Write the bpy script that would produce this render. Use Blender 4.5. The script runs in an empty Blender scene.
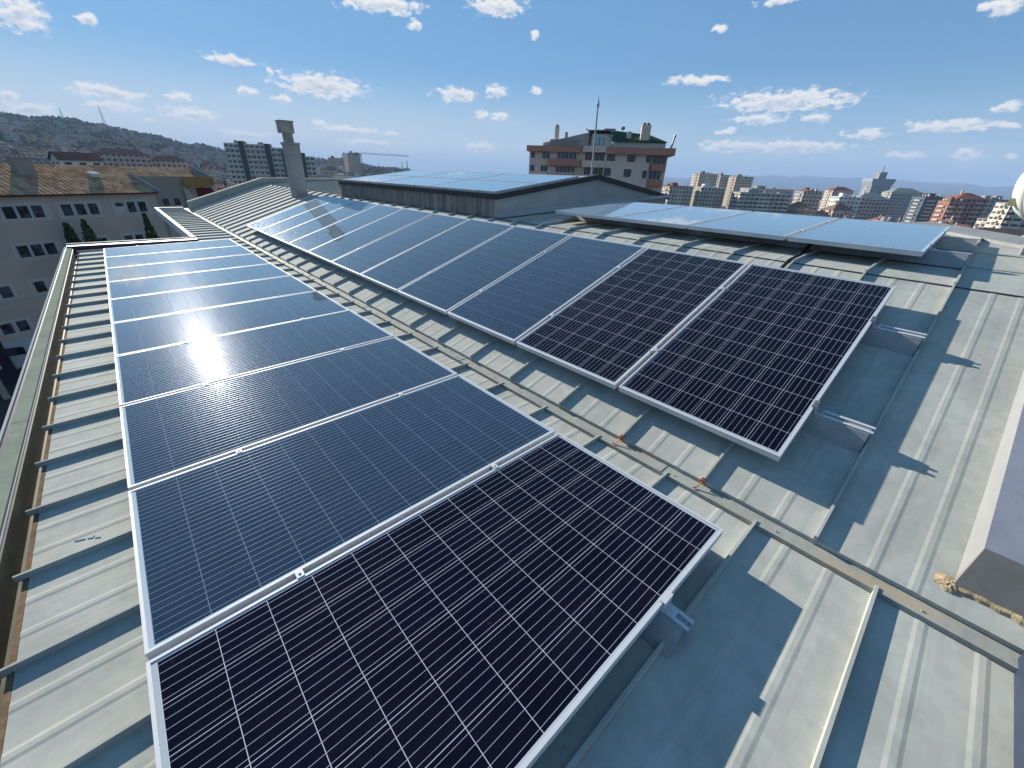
import bpy, math, random
from mathutils import Vector, Matrix
R = math.radians
random.seed(7)
sc = bpy.context.scene
COL = sc.collection

# ---------------------------------------------------------------- camera
cam_d = bpy.data.cameras.new("camera"); cam = bpy.data.objects.new("camera", cam_d); COL.objects.link(cam)
cam_d.sensor_width = 36.0; cam_d.lens = 405.2254 / 1024 * 36
cam_d.clip_start = 0.05; cam_d.clip_end = 60000
yaw, pit, roll = 0.7513, -0.4761, -0.0375
fwd = Vector((math.sin(yaw) * math.cos(pit), math.cos(yaw) * math.cos(pit), math.sin(pit)))
rgt = Vector((math.cos(yaw), -math.sin(yaw), 0)); dwn = fwd.cross(rgt)
r2 = rgt * math.cos(roll) + dwn * math.sin(roll); d2 = -rgt * math.sin(roll) + dwn * math.cos(roll)
cam.matrix_world = Matrix(((r2.x, -d2.x, -fwd.x, 0), (r2.y, -d2.y, -fwd.y, 0), (r2.z, -d2.z, -fwd.z, 0), (0, 0, 0, 1)))
sc.camera = cam

# ---------------------------------------------------------------- light, sky, exposure
SUN_AZ, SUN_EL = 2.5, 20.5                    # azimuth from +Y towards +X
S = Vector((math.sin(R(SUN_AZ)) * math.cos(R(SUN_EL)), math.cos(R(SUN_AZ)) * math.cos(R(SUN_EL)), math.sin(R(SUN_EL))))
sun_d = bpy.data.lights.new("sun", 'SUN'); sun_d.energy = 4.6; sun_d.angle = R(0.53); sun_d.color = (1, 0.945, 0.835)
sun = bpy.data.objects.new("sun", sun_d); COL.objects.link(sun)
sun.rotation_euler = (-S).to_track_quat('-Z', 'Y').to_euler()
sc.view_settings.view_transform = 'Standard'; sc.view_settings.look = 'None'
sc.view_settings.exposure = 1.0; sc.view_settings.gamma = 1
sc.cycles.max_bounces = 6; sc.cycles.diffuse_bounces = 3; sc.cycles.glossy_bounces = 3; sc.cycles.volume_bounces = 0
sc.cycles.transparent_max_bounces = 6; sc.cycles.sample_clamp_indirect = 6; sc.cycles.use_denoising = True


class NT:
    """small node-tree writer"""
    def __init__(s, nt): s.nt = nt
    def n(s, t, **k):
        o = s.nt.nodes.new(t)
        for a, b in k.items(): setattr(o, a, b)
        return o
    def l(s, a, b): s.nt.links.new(a, b)
    def val(s, sock, v):
        if isinstance(v, bpy.types.NodeSocket): s.l(v, sock)
        else: sock.default_value = v
    def m(s, op, a, b=0.0, c=0.0, clamp=False):
        o = s.n('ShaderNodeMath', operation=op, use_clamp=clamp)
        for i, v in enumerate((a, b, c)): s.val(o.inputs[i], v)
        return o.outputs[0]
    def vm(s, op, a, b=(0, 0, 0), c=(0, 0, 0)):
        o = s.n('ShaderNodeVectorMath', operation=op)
        for i, v in enumerate((a, b, c)): s.val(o.inputs[i], v)
        return o.outputs['Value'] if op in ('LENGTH', 'DOT_PRODUCT') else o.outputs[0]
    def mix(s, f, a, b, kind='RGBA'):
        o = s.n('ShaderNodeMix', data_type=kind)
        if kind == 'RGBA':
            s.val(o.inputs[0], f); s.val(o.inputs[6], a); s.val(o.inputs[7], b); return o.outputs[2]
        s.val(o.inputs[0], f); s.val(o.inputs[2], a); s.val(o.inputs[3], b); return o.outputs[0]
    def ss(s, v, a, b, lo=0.0, hi=1.0):
        o = s.n('ShaderNodeMapRange', interpolation_type='SMOOTHSTEP')
        s.val(o.inputs[0], v)
        for i, q in enumerate((a, b, lo, hi)): o.inputs[1 + i].default_value = q
        return o.outputs[0]
    def noise(s, vec, scale, detail=4.0, rough=0.55, out=0):
        o = s.n('ShaderNodeTexNoise'); s.l(vec, o.inputs['Vector'])
        o.inputs['Scale'].default_value = scale; o.inputs['Detail'].default_value = detail; o.inputs['Roughness'].default_value = rough
        return o.outputs[out]


def c4(c): return (c[0], c[1], c[2], 1.0)


world = bpy.data.worlds.new("World"); sc.world = world; world.use_nodes = True
w = NT(world.node_tree); world.node_tree.nodes.clear()
sky = w.n('ShaderNodeTexSky', sky_type='NISHITA'); sky.sun_disc = False
sky.sun_elevation = R(SUN_EL); sky.sun_rotation = R(SUN_AZ); sky.altitude = 900
sky.air_density = 1.0; sky.dust_density = 0.15; sky.ozone_density = 2.5
# clouds: (azimuth, elevation, half width, half height) in degrees
CL = [(-1.1, 10.0, 1.65, 1.12), (2.9, 10.4, 0.66, 0.47), (2.6, 5.4, 2.73, 0.53), (2.6, 4.4, 2.01, 0.39), (-3.6, 4.5, 0.57, 0.35), (-2.7, 3.7, 1.96, 0.43), (7.9, 5.6, 1.13, 0.4), (8.5, 4.3, 2.36, 0.59), (12.8, 9.1, 2.45, 0.39), (13.8, 6.7, 0.91, 0.42), (16.8, 6.4, 1.06, 0.35), (21.0, 7.9, 4.64, 1.03), (16.1, 8.6, 0.37, 0.33), (27.7, 15.0, 4.29, 0.66), (31.1, 13.7, 0.84, 0.39), (40.0, 15.7, 3.22, 0.74), (35.4, 8.0, 2.3, 0.65), (39.8, 8.5, 1.5, 0.55), (38.3, 6.2, 0.83, 0.39), (40.5, 6.2, 1.07, 0.39), (20.1, 4.4, 0.93, 0.28), (23.2, 4.0, 3.06, 0.39), (27.5, 3.8, 1.36, 0.25), (38.1, 3.0, 1.95, 0.52), (12.6, 2.9, 2.43, 0.36), (25.2, 2.8, 3.4, 0.3), (4.7, 3.6, 0.53, 0.24), (62.0, 9.7, 3.56, 0.34), (71.0, 7.7, 6.36, 0.91), (68.9, 6.1, 2.5, 0.44), (66.2, 5.1, 0.99, 0.28), (74.1, 6.1, 1.18, 0.42), (63.3, 13.7, 0.66, 0.3), (68.0, 15.4, 1.87, 0.35), (84.4, 13.0, 1.26, 0.55), (84.4, 5.2, 2.98, 0.53), (87.5, 6.4, 0.8, 0.42), (78.6, 4.7, 1.68, 0.41), (86.4, 3.0, 0.87, 0.46), (88.0, 5.1, 0.8, 0.28), (72.6, 3.7, 5.13, 0.54), (66.7, 3.7, 2.76, 0.57), (82.2, 2.9, 1.41, 0.33), (89.1, 2.7, 0.57, 0.22), (44.1, 13.6, 0.44, 0.32), (44.7, 8.7, 0.69, 0.37),
      # outside the frame, seen only in the glass
      (-62, 25, 6, 2), (120, 9, 6, 1.2), (150, 14, 7, 2)]
tc = w.n('ShaderNodeTexCoord'); sep = w.n('ShaderNodeSeparateXYZ'); w.l(tc.outputs['Generated'], sep.inputs[0])
az = w.m('MULTIPLY', w.m('ARCTAN2', sep.outputs[0], sep.outputs[1]), 180 / math.pi)
el = w.m('MULTIPLY', w.m('ARCSINE', sep.outputs[2]), 180 / math.pi)
cmb = w.n('ShaderNodeCombineXYZ'); w.l(az, cmb.inputs[0]); w.l(el, cmb.inputs[1])
p0 = cmb.outputs[0]
pn = w.vm('MULTIPLY', p0, (0.55, 1.0, 1.0))
warp = w.vm('MULTIPLY', w.vm('SUBTRACT', w.noise(pn, 1.0, 4, 0.55, 1), (0.5, 0.5, 0.5)), (1.7, 0.7, 0))
p1 = w.vm('ADD', p0, warp)
def cloud_density(pp, fine_):
    dist = None
    for (a, e, ha, he) in CL:
        v = w.vm('MULTIPLY', w.vm('SUBTRACT', pp, (a, e - 0.1 * he, 0)), (1 / (ha * 1.12), 1 / (he * 1.2), 0))
        q = w.vm('LENGTH', v)
        dist = q if dist is None else w.m('SMOOTH_MIN', dist, q, 0.25)
    return w.m('ADD', w.m('SUBTRACT', 1.0, dist), w.m('MULTIPLY', w.m('SUBTRACT', fine_, 0.5), 2.2))


up = (0.0, 0.22, 0.0)
fine = w.noise(pn, 2.0, 7, 0.58); fine_up = w.noise(w.vm('ADD', pn, up), 2.0, 5, 0.58)
dens = cloud_density(p1, fine)
dens_up = cloud_density(w.vm('ADD', p1, up), fine_up)
alpha = w.m('MULTIPLY', w.ss(dens, -0.05, 0.55), 0.95)
core = w.ss(dens_up, 0.25, 1.25)
ccol = w.mix(core, (4.9, 4.8, 4.65, 1), (2.7, 3.05, 3.6, 1))
# even out the sky (softer aureole, brighter zenith), pale it towards the horizon
G = 5.0
sgn = sky.outputs[0]
sx = w.n('ShaderNodeSeparateXYZ'); w.l(sgn, sx.inputs[0])
cx = w.n('ShaderNodeCombineXYZ')
for i_, g_ in enumerate((0.122, 0.238, 0.358)): w.l(w.m('MULTIPLY', w.m('POWER', sx.outputs[i_], 0.35), g_ * G), cx.inputs[i_])
hzf = w.m('MULTIPLY', w.ss(el, 11.0, 0.5), 0.88)
near_sun = w.ss(w.m('ABSOLUTE', w.m('SUBTRACT', az, SUN_AZ)), 85.0, 5.0)
skc = w.mix(hzf, cx.outputs[0], w.mix(near_sun, (0.46 * G, 0.63 * G, 0.76 * G, 1), (0.82 * G, 0.86 * G, 0.84 * G, 1)))
veil = w.m('MULTIPLY', w.m('MULTIPLY', w.ss(el, 8.0, 1.0), w.ss(w.noise(w.vm('MULTIPLY', p0, (0.12, 0.5, 1)), 1.0, 5, 0.6), 0.42, 0.75)), 0.5)
skc = w.mix(veil, skc, (0.74 * G, 0.80 * G, 0.84 * G, 1))
skc = w.mix(alpha, skc, ccol)
bg = w.n('ShaderNodeBackground'); w.l(skc, bg.inputs[0]); bg.inputs[1].default_value = 0.1
wo = w.n('ShaderNodeOutputWorld'); w.l(bg.outputs[0], wo.inputs[0])


# ---------------------------------------------------------------- mesh helpers
class MB:
    def __init__(s): s.v = []; s.f = []; s.uv = {}; s.mi = []
    def add(s, vs, fs, mi=0):
        o = len(s.v); s.v += [Vector(x) for x in vs]
        for f in fs: s.f.append([o + i for i in f]); s.mi.append(mi)
        return o
    def quad(s, a, b, c, d, mi=0, uv=None):
        s.add([a, b, c, d], [(0, 1, 2, 3)], mi)
        if uv: s.uv[len(s.f) - 1] = uv
    def hexa(s, p, mi=0):       # 8 corners: bottom 0-3 ccw, top 4-7 ccw
        s.add(p, [(3, 2, 1, 0), (4, 5, 6, 7), (0, 1, 5, 4), (1, 2, 6, 5), (2, 3, 7, 6), (3, 0, 4, 7)], mi)
    def box(s, x0, x1, y0, y1, z0, z1, mi=0):
        s.hexa([(x0, y0, z0), (x1, y0, z0), (x1, y1, z0), (x0, y1, z0), (x0, y0, z1), (x1, y0, z1), (x1, y1, z1), (x0, y1, z1)], mi)
    def extr(s, prof, off, mi=0, caps=True):     # closed profile (list of points) swept by off
        n = len(prof); off = Vector(off); a = [Vector(q) for q in prof]
        fs = [(i, (i + 1) % n, n + (i + 1) % n, n + i) for i in range(n)]
        if caps: fs += [tuple(range(n - 1, -1, -1)), tuple(range(n, 2 * n))]
        s.add(a + [q + off for q in a], fs, mi)
    def tube(s, pts, rad, n=8, mi=0):
        pts = [Vector(q) for q in pts]; rs = rad if isinstance(rad, (list, tuple)) else [rad] * len(pts)
        rings = []; vs = []
        for i, q in enumerate(pts):
            t = (pts[min(i + 1, len(pts) - 1)] - pts[max(i - 1, 0)]).normalized()
            x = t.orthogonal().normalized() if i == 0 else (x - t * x.dot(t)).normalized()
            y = t.cross(x)
            for k in range(n):
                an = 2 * math.pi * k / n; vs.append(q + (x * math.cos(an) + y * math.sin(an)) * rs[i])
        fs = [(i * n + k, i * n + (k + 1) % n, (i + 1) * n + (k + 1) % n, (i + 1) * n + k) for i in range(len(pts) - 1) for k in range(n)]
        fs += [tuple(range(n - 1, -1, -1)), tuple(range((len(pts) - 1) * n, len(pts) * n))]
        s.add(vs, fs, mi)
    def lathe(s, prof, c, axis=(0, 0, 1), n=24, mi=0):
        ax = Vector(axis).normalized(); x = ax.orthogonal().normalized(); y = ax.cross(x); c = Vector(c); vs = []
        for (r, h) in prof:
            for k in range(n):
                an = 2 * math.pi * k / n; vs.append(c + ax * h + (x * math.cos(an) + y * math.sin(an)) * r)
        fs = [(i * n + k, i * n + (k + 1) % n, (i + 1) * n + (k + 1) % n, (i + 1) * n + k) for i in range(len(prof) - 1) for k in range(n)]
        s.add(vs, fs, mi)
    def build(s, name, mats, parent=None, smooth=False, local=False):
        me = bpy.data.meshes.new(name)
        o = Vector((0, 0, 0))
        if parent is not None and not local: o = world_of(parent)
        me.from_pydata([tuple(q - o) for q in s.v], [], s.f)
        for m in (mats if isinstance(mats, (list, tuple)) else [mats]): me.materials.append(m)
        me.polygons.foreach_set('material_index', s.mi)
        if s.uv:
            ul = me.uv_layers.new(name='uv')
            for fi, uv in s.uv.items():
                for k, li in enumerate(me.polygons[fi].loop_indices): ul.data[li].uv = uv[k]
        if smooth: me.polygons.foreach_set('use_smooth', [True] * len(me.polygons))
        me.update()
        ob = bpy.data.objects.new(name, me); COL.objects.link(ob)
        if parent is not None: ob.parent = parent
        return ob


def world_of(o):
    p = Vector(o.location)
    while o.parent is not None: o = o.parent; p = p + Vector(o.location)
    return p


def tag(o, label=None, cat=None, group=None, kind=None):
    if label: o['label'] = label
    if cat: o['category'] = cat
    if group: o['group'] = group
    if kind: o['kind'] = kind
    return o


def empty(name, loc, label=None, cat=None, group=None, rot=(0, 0, 0)):
    o = bpy.data.objects.new(name, None); COL.objects.link(o); o.location = loc; o.rotation_euler = rot; o.empty_display_size = 0.2
    return tag(o, label, cat, group)


def kids(o): return [c for c in bpy.data.objects if c.parent == o]


def copy_tree(o, parent=None, ch=None):
    c = o.copy(); COL.objects.link(c); c.parent = parent
    for k in kids(o): copy_tree(k, c)
    return c


# ---------------------------------------------------------------- materials
def mat(name, base=(0.5, 0.5, 0.5), rough=0.5, metal=0.0, var=0.0, scale=3.0, spec=0.2, bump=0.0, bscale=20, stain=None):
    m = bpy.data.materials.new(name); m.use_nodes = True; t = NT(m.node_tree)
    b = m.node_tree.nodes['Principled BSDF']; b.inputs['Roughness'].default_value = rough; b.inputs['Metallic'].default_value = metal
    b.inputs['Specular IOR Level'].default_value = (0.0 if rough >= 0.8 else spec)
    b.inputs['Base Color'].default_value = c4(base)
    if var or bump or stain:
        geo = t.n('ShaderNodeNewGeometry'); P = geo.outputs['Position']
        col = c4(base)
        if var:
            n1 = t.noise(P, scale, 6, 0.6); n2 = t.noise(P, scale * 6.3, 4, 0.6)
            f = t.ss(t.m('ADD', t.m('MULTIPLY', n1, 0.65), t.m('MULTIPLY', n2, 0.35)), 0.32, 0.68)
            lo = tuple(max(0, x * (1 - var)) for x in base); hi = tuple(x * (1 + var) for x in base)
            col = t.mix(f, c4(lo), c4(hi))
            t.l(t.m('ADD', rough - 0.08, t.m('MULTIPLY', n1, 0.16)), b.inputs['Roughness'])
        if stain:
            sc_, amt, lo_, hi_, scl = stain
            f2 = t.m('MULTIPLY', t.ss(t.noise(t.vm('MULTIPLY', P, scl), 1.0, 7, 0.65), lo_, hi_), amt)
            col = t.mix(f2, col, c4(sc_))
        if name in ('roof_sheet_metal', 'weathered_flashing', 'duct_sheet', 'pale_duct_side', 'pale_green_coping'):
            sp_ = t.ss(t.noise(P, 21.0, 3, 0.6), 0.735, 0.76); col = t.mix(t.m('MULTIPLY', sp_, 0.6), col, (0.62, 0.61, 0.56, 1))
            dk = t.ss(t.noise(t.vm('ADD', P, (7.3, 2.1, 4.4)), 9.0, 5, 0.7), 0.66, 0.74); col = t.mix(t.m('MULTIPLY', dk, 0.35), col, (0.14, 0.125, 0.10, 1))
            st = t.ss(t.noise(t.vm('MULTIPLY', P, (0.9, 26.0, 0.9)), 1.0, 4, 0.6), 0.5, 0.72); col = t.mix(t.m('MULTIPLY', st, 0.16), col, (0.20, 0.20, 0.18, 1))
        if not isinstance(col, tuple): t.l(col, b.inputs['Base Color'])
        if bump:
            bp = t.n('ShaderNodeBump'); bp.inputs['Strength'].default_value = bump; bp.inputs['Distance'].default_value = 0.01
            t.l(t.noise(P, bscale, 3, 0.5), bp.inputs['Height']); t.l(bp.outputs[0], b.inputs['Normal'])
    return m


M = {}
TAN = (0.36, 0.29, 0.19)
M['roof'] = mat('roof_sheet_metal', (0.405, 0.41, 0.37), 0.75, 0.0, 0.14, 2.6, spec=0.02, bump=0.35, bscale=2.2, stain=((0.50, 0.465, 0.39), 0.5, 0.50, 0.66, (2.2, 5.5, 3)))
M['flash'] = mat('weathered_flashing', (0.32, 0.325, 0.29), 0.65, 0.0, 0.15, 5, spec=0.06, stain=((0.40, 0.32, 0.22), 0.75, 0.54, 0.60, (14, 2.2, 3)))
M['brown'] = mat('brown_sealant', (0.20, 0.135, 0.085), 0.8, 0, 0.3, 9)
M['mortar'] = mat('old_mortar', (0.42, 0.32, 0.20), 0.9, 0, 0.35, 18, bump=0.6, bscale=40)
M['gutter'] = mat('gutter_sheet', (0.10, 0.095, 0.07), 0.6, 0.2, 0.3, 6)
M['parapet'] = mat('parapet_sheet', (0.36, 0.36, 0.32), 0.8, 0, 0.1, 3)
M['coping'] = mat('pale_green_coping', (0.25, 0.28, 0.22), 0.8, 0.0, 0.12, 4)
M['white_trim'] = mat('white_trim', (0.58, 0.58, 0.59), 0.6, spec=0.1)
M['dark_trim'] = mat('dark_purple_trim', (0.035, 0.03, 0.06), 0.5)
M['alu'] = mat('anodised_aluminium', (0.56, 0.57, 0.59), 0.55, 0.1, spec=0.25)
M['alu_dull'] = mat('galvanised_steel', (0.30, 0.31, 0.31), 0.6, 0.1, 0.1, 12)
M['black'] = mat('black_rubber', (0.02, 0.02, 0.022), 0.6)
M['copper'] = mat('copper_clamp', (0.42, 0.17, 0.09), 0.45, 0.6)
M['chim'] = mat('chimney_sheet', (0.30, 0.295, 0.28), 0.6, 0.0, 0.14, 3)
M['rust'] = mat('stained_cowl_metal', (0.34, 0.315, 0.28), 0.6, 0.0, 0.2, 5, stain=((0.30, 0.20, 0.13), 0.4, 0.45, 0.6, (5, 5, 6)))
M['monwall'] = mat('dark_streaked_cladding', (0.19, 0.175, 0.155), 0.7, 0.0, 0.2, 3, stain=((0.36, 0.34, 0.31), 0.8, 0.45, 0.68, (9, 9, 0.35)))
M['gable'] = mat('grey_gable_sheet', (0.42, 0.38, 0.345), 0.7, 0.0, 0.14, 1.2, stain=((0.30, 0.29, 0.28), 0.6, 0.5, 0.75, (1.5, 1, 0.7)))
M['darkband'] = mat('dark_verge_trim', (0.05, 0.048, 0.045), 0.5, 0.2)
M['chim2'] = mat('grey_hem', (0.40, 0.40, 0.42), 0.8)
M['duct_side'] = mat('pale_duct_side', (0.27, 0.27, 0.275), 0.8, 0, 0.06, 3)
M['boxtop'] = mat('duct_sheet', (0.27, 0.28, 0.32), 0.5, 0.2, 0.12, 2.5)
M['boxend'] = mat('duct_end_sheet', (0.22, 0.20, 0.18), 0.75, 0.0, 0.12, 6)
M['bluekerb'] = mat('blue_grey_kerb', (0.035, 0.05, 0.085), 0.5, 0.1, 0.1, 4)
M['dish'] = mat('dish_paint', (0.62, 0.64, 0.56), 0.45, 0, 0.06, 4)
M['dish_in'] = mat('dish_inner_paint', (0.22, 0.20, 0.23), 0.5)  # shade inside the dish, given as a darker colour
M['yellowed'] = mat('yellowed_plastic', (0.68, 0.58, 0.32), 0.5)
M['render'] = mat('grey_render', (0.46, 0.385, 0.315), 0.9, 0, 0.07, 0.5)
M['render2'] = mat('grey_render_dark', (0.33, 0.28, 0.23), 0.9, 0, 0.06, 0.5)
M['frame'] = mat('pale_window_frame', (0.42, 0.43, 0.42), 0.6)
M['surround'] = mat('pale_render_surround', (0.52, 0.45, 0.38), 0.9, 0, 0.06, 0.7)
M['balc'] = mat('balcony_render', (0.48, 0.43, 0.37), 0.9)
M['ochre'] = mat('ochre_eave_board', (0.33, 0.20, 0.07), 0.8, 0, 0.08, 1)
M['maroon'] = mat('maroon_roof', (0.09, 0.028, 0.025), 0.8, 0, 0.15, 1)
M['bark'] = mat('bark', (0.08, 0.055, 0.035), 0.9)
M['asphalt'] = mat('ground_asphalt_soil', (0.09, 0.085, 0.075), 0.95, 0, 0.4, 0.02)
M['steel'] = mat('mast_steel', (0.30, 0.30, 0.30), 0.5, 0.2)
M['crane'] = mat('crane_paint', (0.40, 0.34, 0.24), 0.6)
M['pinkwall'] = mat('pink_beige_render', (0.84, 0.60, 0.46), 0.9, 0, 0.06, 0.4)
M['redwall'] = mat('brick_red_render', (0.60, 0.26, 0.18), 0.9, 0, 0.1, 0.4)
M['greenroof'] = mat('dark_green_roof', (0.035, 0.075, 0.045), 0.8, 0, 0.15, 0.6)
M['creamtrim'] = mat('cream_trim', (0.62, 0.56, 0.46), 0.8)
M['cream_render'] = mat('cream_render', (0.74, 0.66, 0.54), 0.9, 0, 0.06, 0.3)
M['curtain'] = mat('pale_curtain', (0.5, 0.5, 0.48), 0.9)


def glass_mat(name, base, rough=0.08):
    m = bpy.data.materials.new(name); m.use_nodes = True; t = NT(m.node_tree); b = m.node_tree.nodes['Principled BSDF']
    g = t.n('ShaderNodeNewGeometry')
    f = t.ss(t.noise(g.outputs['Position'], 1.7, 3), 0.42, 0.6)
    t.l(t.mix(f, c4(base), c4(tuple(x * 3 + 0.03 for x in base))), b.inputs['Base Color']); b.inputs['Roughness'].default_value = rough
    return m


M['glass'] = glass_mat('window_glass', (0.012, 0.014, 0.02))


def tile_mat(name, a, b_, pitch=0.3):
    m = bpy.data.materials.new(name); m.use_nodes = True; t = NT(m.node_tree); b = m.node_tree.nodes['Principled BSDF']
    tcn = t.n('ShaderNodeTexCoord'); uv = t.n('ShaderNodeUVMap')
    sp = t.n('ShaderNodeSeparateXYZ'); t.l(uv.outputs[0], sp.inputs[0])
    fu = t.m('FRACT', t.m('DIVIDE', sp.outputs[0], pitch)); fv = t.m('FRACT', t.m('DIVIDE', sp.outputs[1], pitch * 1.25))
    wv = t.m('MULTIPLY', t.m('ABSOLUTE', t.m('SUBTRACT', fu, 0.5)), 2.0)
    ht = t.m('ADD', t.m('MULTIPLY', t.m('SUBTRACT', 1.0, t.m('MULTIPLY', wv, wv)), 0.6), t.m('MULTIPLY', fv, -0.5))
    wn = t.n('ShaderNodeTexWhiteNoise', noise_dimensions='2D')
    fl = t.n('ShaderNodeCombineXYZ'); t.l(t.m('FLOOR', t.m('DIVIDE', sp.outputs[0], pitch)), fl.inputs[0]); t.l(t.m('FLOOR', t.m('DIVIDE', sp.outputs[1], pitch * 1.25)), fl.inputs[1])
    t.l(fl.outputs[0], wn.inputs['Vector'])
    big = t.ss(t.noise(uv.outputs[0], 0.35, 5, 0.6), 0.35, 0.65)
    col = t.mix(t.m('ADD', t.m('MULTIPLY', wn.outputs[0], 0.75), t.m('MULTIPLY', big, 0.25)), c4(a), c4(b_))
    t.l(col, b.inputs['Base Color']); b.inputs['Roughness'].default_value = 0.95; b.inputs['Specular IOR Level'].default_value = 0.0
    bp = t.n('ShaderNodeBump'); bp.inputs['Strength'].default_value = 1.0; bp.inputs['Distance'].default_value = 0.05
    t.l(ht, bp.inputs['Height']); t.l(bp.outputs[0], b.inputs['Normal'])
    return m


M['tile'] = tile_mat('clay_roof_tiles', (0.24, 0.135, 0.075), (0.52, 0.34, 0.21), 0.36)


def cell_mat(name, dark, light, backsheet, lines, bars, cior, vlines, gw=0.0078, bw=0.024):
    """solar cells under glass: uv in metres, u along the long side (12 cells), v along the short side (6 cells)"""
    m = bpy.data.materials.new(name); m.use_nodes = True; t = NT(m.node_tree); b = m.node_tree.nodes['Principled BSDF']
    uv = t.n('ShaderNodeUVMap'); sp = t.n('ShaderNodeSeparateXYZ'); t.l(uv.outputs[0], sp.inputs[0])
    cu = t.m('DIVIDE', t.m('SUBTRACT', sp.outputs[0], 0.026), 0.15867); cv = t.m('DIVIDE', t.m('SUBTRACT', sp.outputs[1], 0.020), 0.15867)
    fu = t.m('FRACT', cu); fv = t.m('FRACT', cv)
    eu = t.m('MINIMUM', fu, t.m('SUBTRACT', 1.0, fu)); ev = t.m('MINIMUM', fv, t.m('SUBTRACT', 1.0, fv))
    gap = t.m('LESS_THAN', eu, gw); vgap = t.m('LESS_THAN', ev, gw)
    fb = t.m('FRACT', t.m('MULTIPLY', fv, 5.0)); bus = t.m('LESS_THAN', t.m('ABSOLUTE', t.m('SUBTRACT', fb, 0.5)), bw)
    outu = t.m('MAXIMUM', t.m('LESS_THAN', cu, -0.005), t.m('GREATER_THAN', cu, 12.005)); outv = t.m('MAXIMUM', t.m('LESS_THAN', cv, -0.005), t.m('GREATER_THAN', cv, 6.005))
    out = t.m('MAXIMUM', outu, outv)
    fl = t.n('ShaderNodeCombineXYZ'); t.l(t.m('FLOOR', cu), fl.inputs[0]); t.l(t.m('FLOOR', cv), fl.inputs[1])
    oi = t.n('ShaderNodeObjectInfo'); t.l(t.m('MULTIPLY', oi.outputs['Random'], 50.0), fl.inputs[2])
    wn = t.n('ShaderNodeTexWhiteNoise', noise_dimensions='3D'); t.l(fl.outputs[0], wn.inputs['Vector'])
    cell = t.mix(wn.outputs[0], c4(dark), c4(light))
    col = t.mix(bus, cell, c4(bars))
    col = t.mix(vgap, col, c4(vlines)); col = t.mix(gap, col, c4(lines))
    col = t.mix(out, col, c4(backsheet))
    g = t.n('ShaderNodeNewGeometry')
    dust = t.ss(t.noise(g.outputs['Position'], 3.0, 8, 0.7), 0.35, 0.75)
    spot = t.ss(t.noise(g.outputs['Position'], 38.0, 2, 0.5), 0.70, 0.78)
    col = t.mix(t.m('ADD', t.m('MULTIPLY', dust, 0.008), t.m('MULTIPLY', spot, 0.05)), col, (0.40, 0.38, 0.34, 1))
    t.l(col, b.inputs['Base Color'])
    t.l(t.m('MULTIPLY', bus, 0.22), b.inputs['Metallic']); b.inputs['Roughness'].default_value = 0.28; b.inputs['Specular IOR Level'].default_value = 0.0
    b.inputs['Coat Weight'].default_value = 1.0; b.inputs['Coat IOR'].default_value = cior
    b.inputs['Sheen Weight'].default_value = 0.5 if cior > 1.5 else 0.0; b.inputs['Sheen Roughness'].default_value = 0.27; b.inputs['Sheen Tint'].default_value = (0.50, 0.76, 1.0, 1)
    t.l(t.m('ADD', 0.026, t.m('MULTIPLY', dust, 0.012)), b.inputs['Coat Roughness'])
    return m


M['cell_blue'] = cell_mat('blue_solar_cells', (0.003, 0.008, 0.022), (0.005, 0.011, 0.029), (0.45, 0.52, 0.55), (0.15, 0.19, 0.25), (0.30, 0.32, 0.38), 2.05, (0.035, 0.05, 0.08))
M['cell_dark'] = cell_mat('black_solar_cells', (0.0016, 0.0012, 0.007), (0.003, 0.0022, 0.011), (0.40, 0.45, 0.48), (0.52, 0.52, 0.60), (0.52, 0.52, 0.60), 1.3, (0.50, 0.50, 0.58), 0.0062, 0.019)  # weaker, polarised sky reflection put into the darker cell colour and coat


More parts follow.
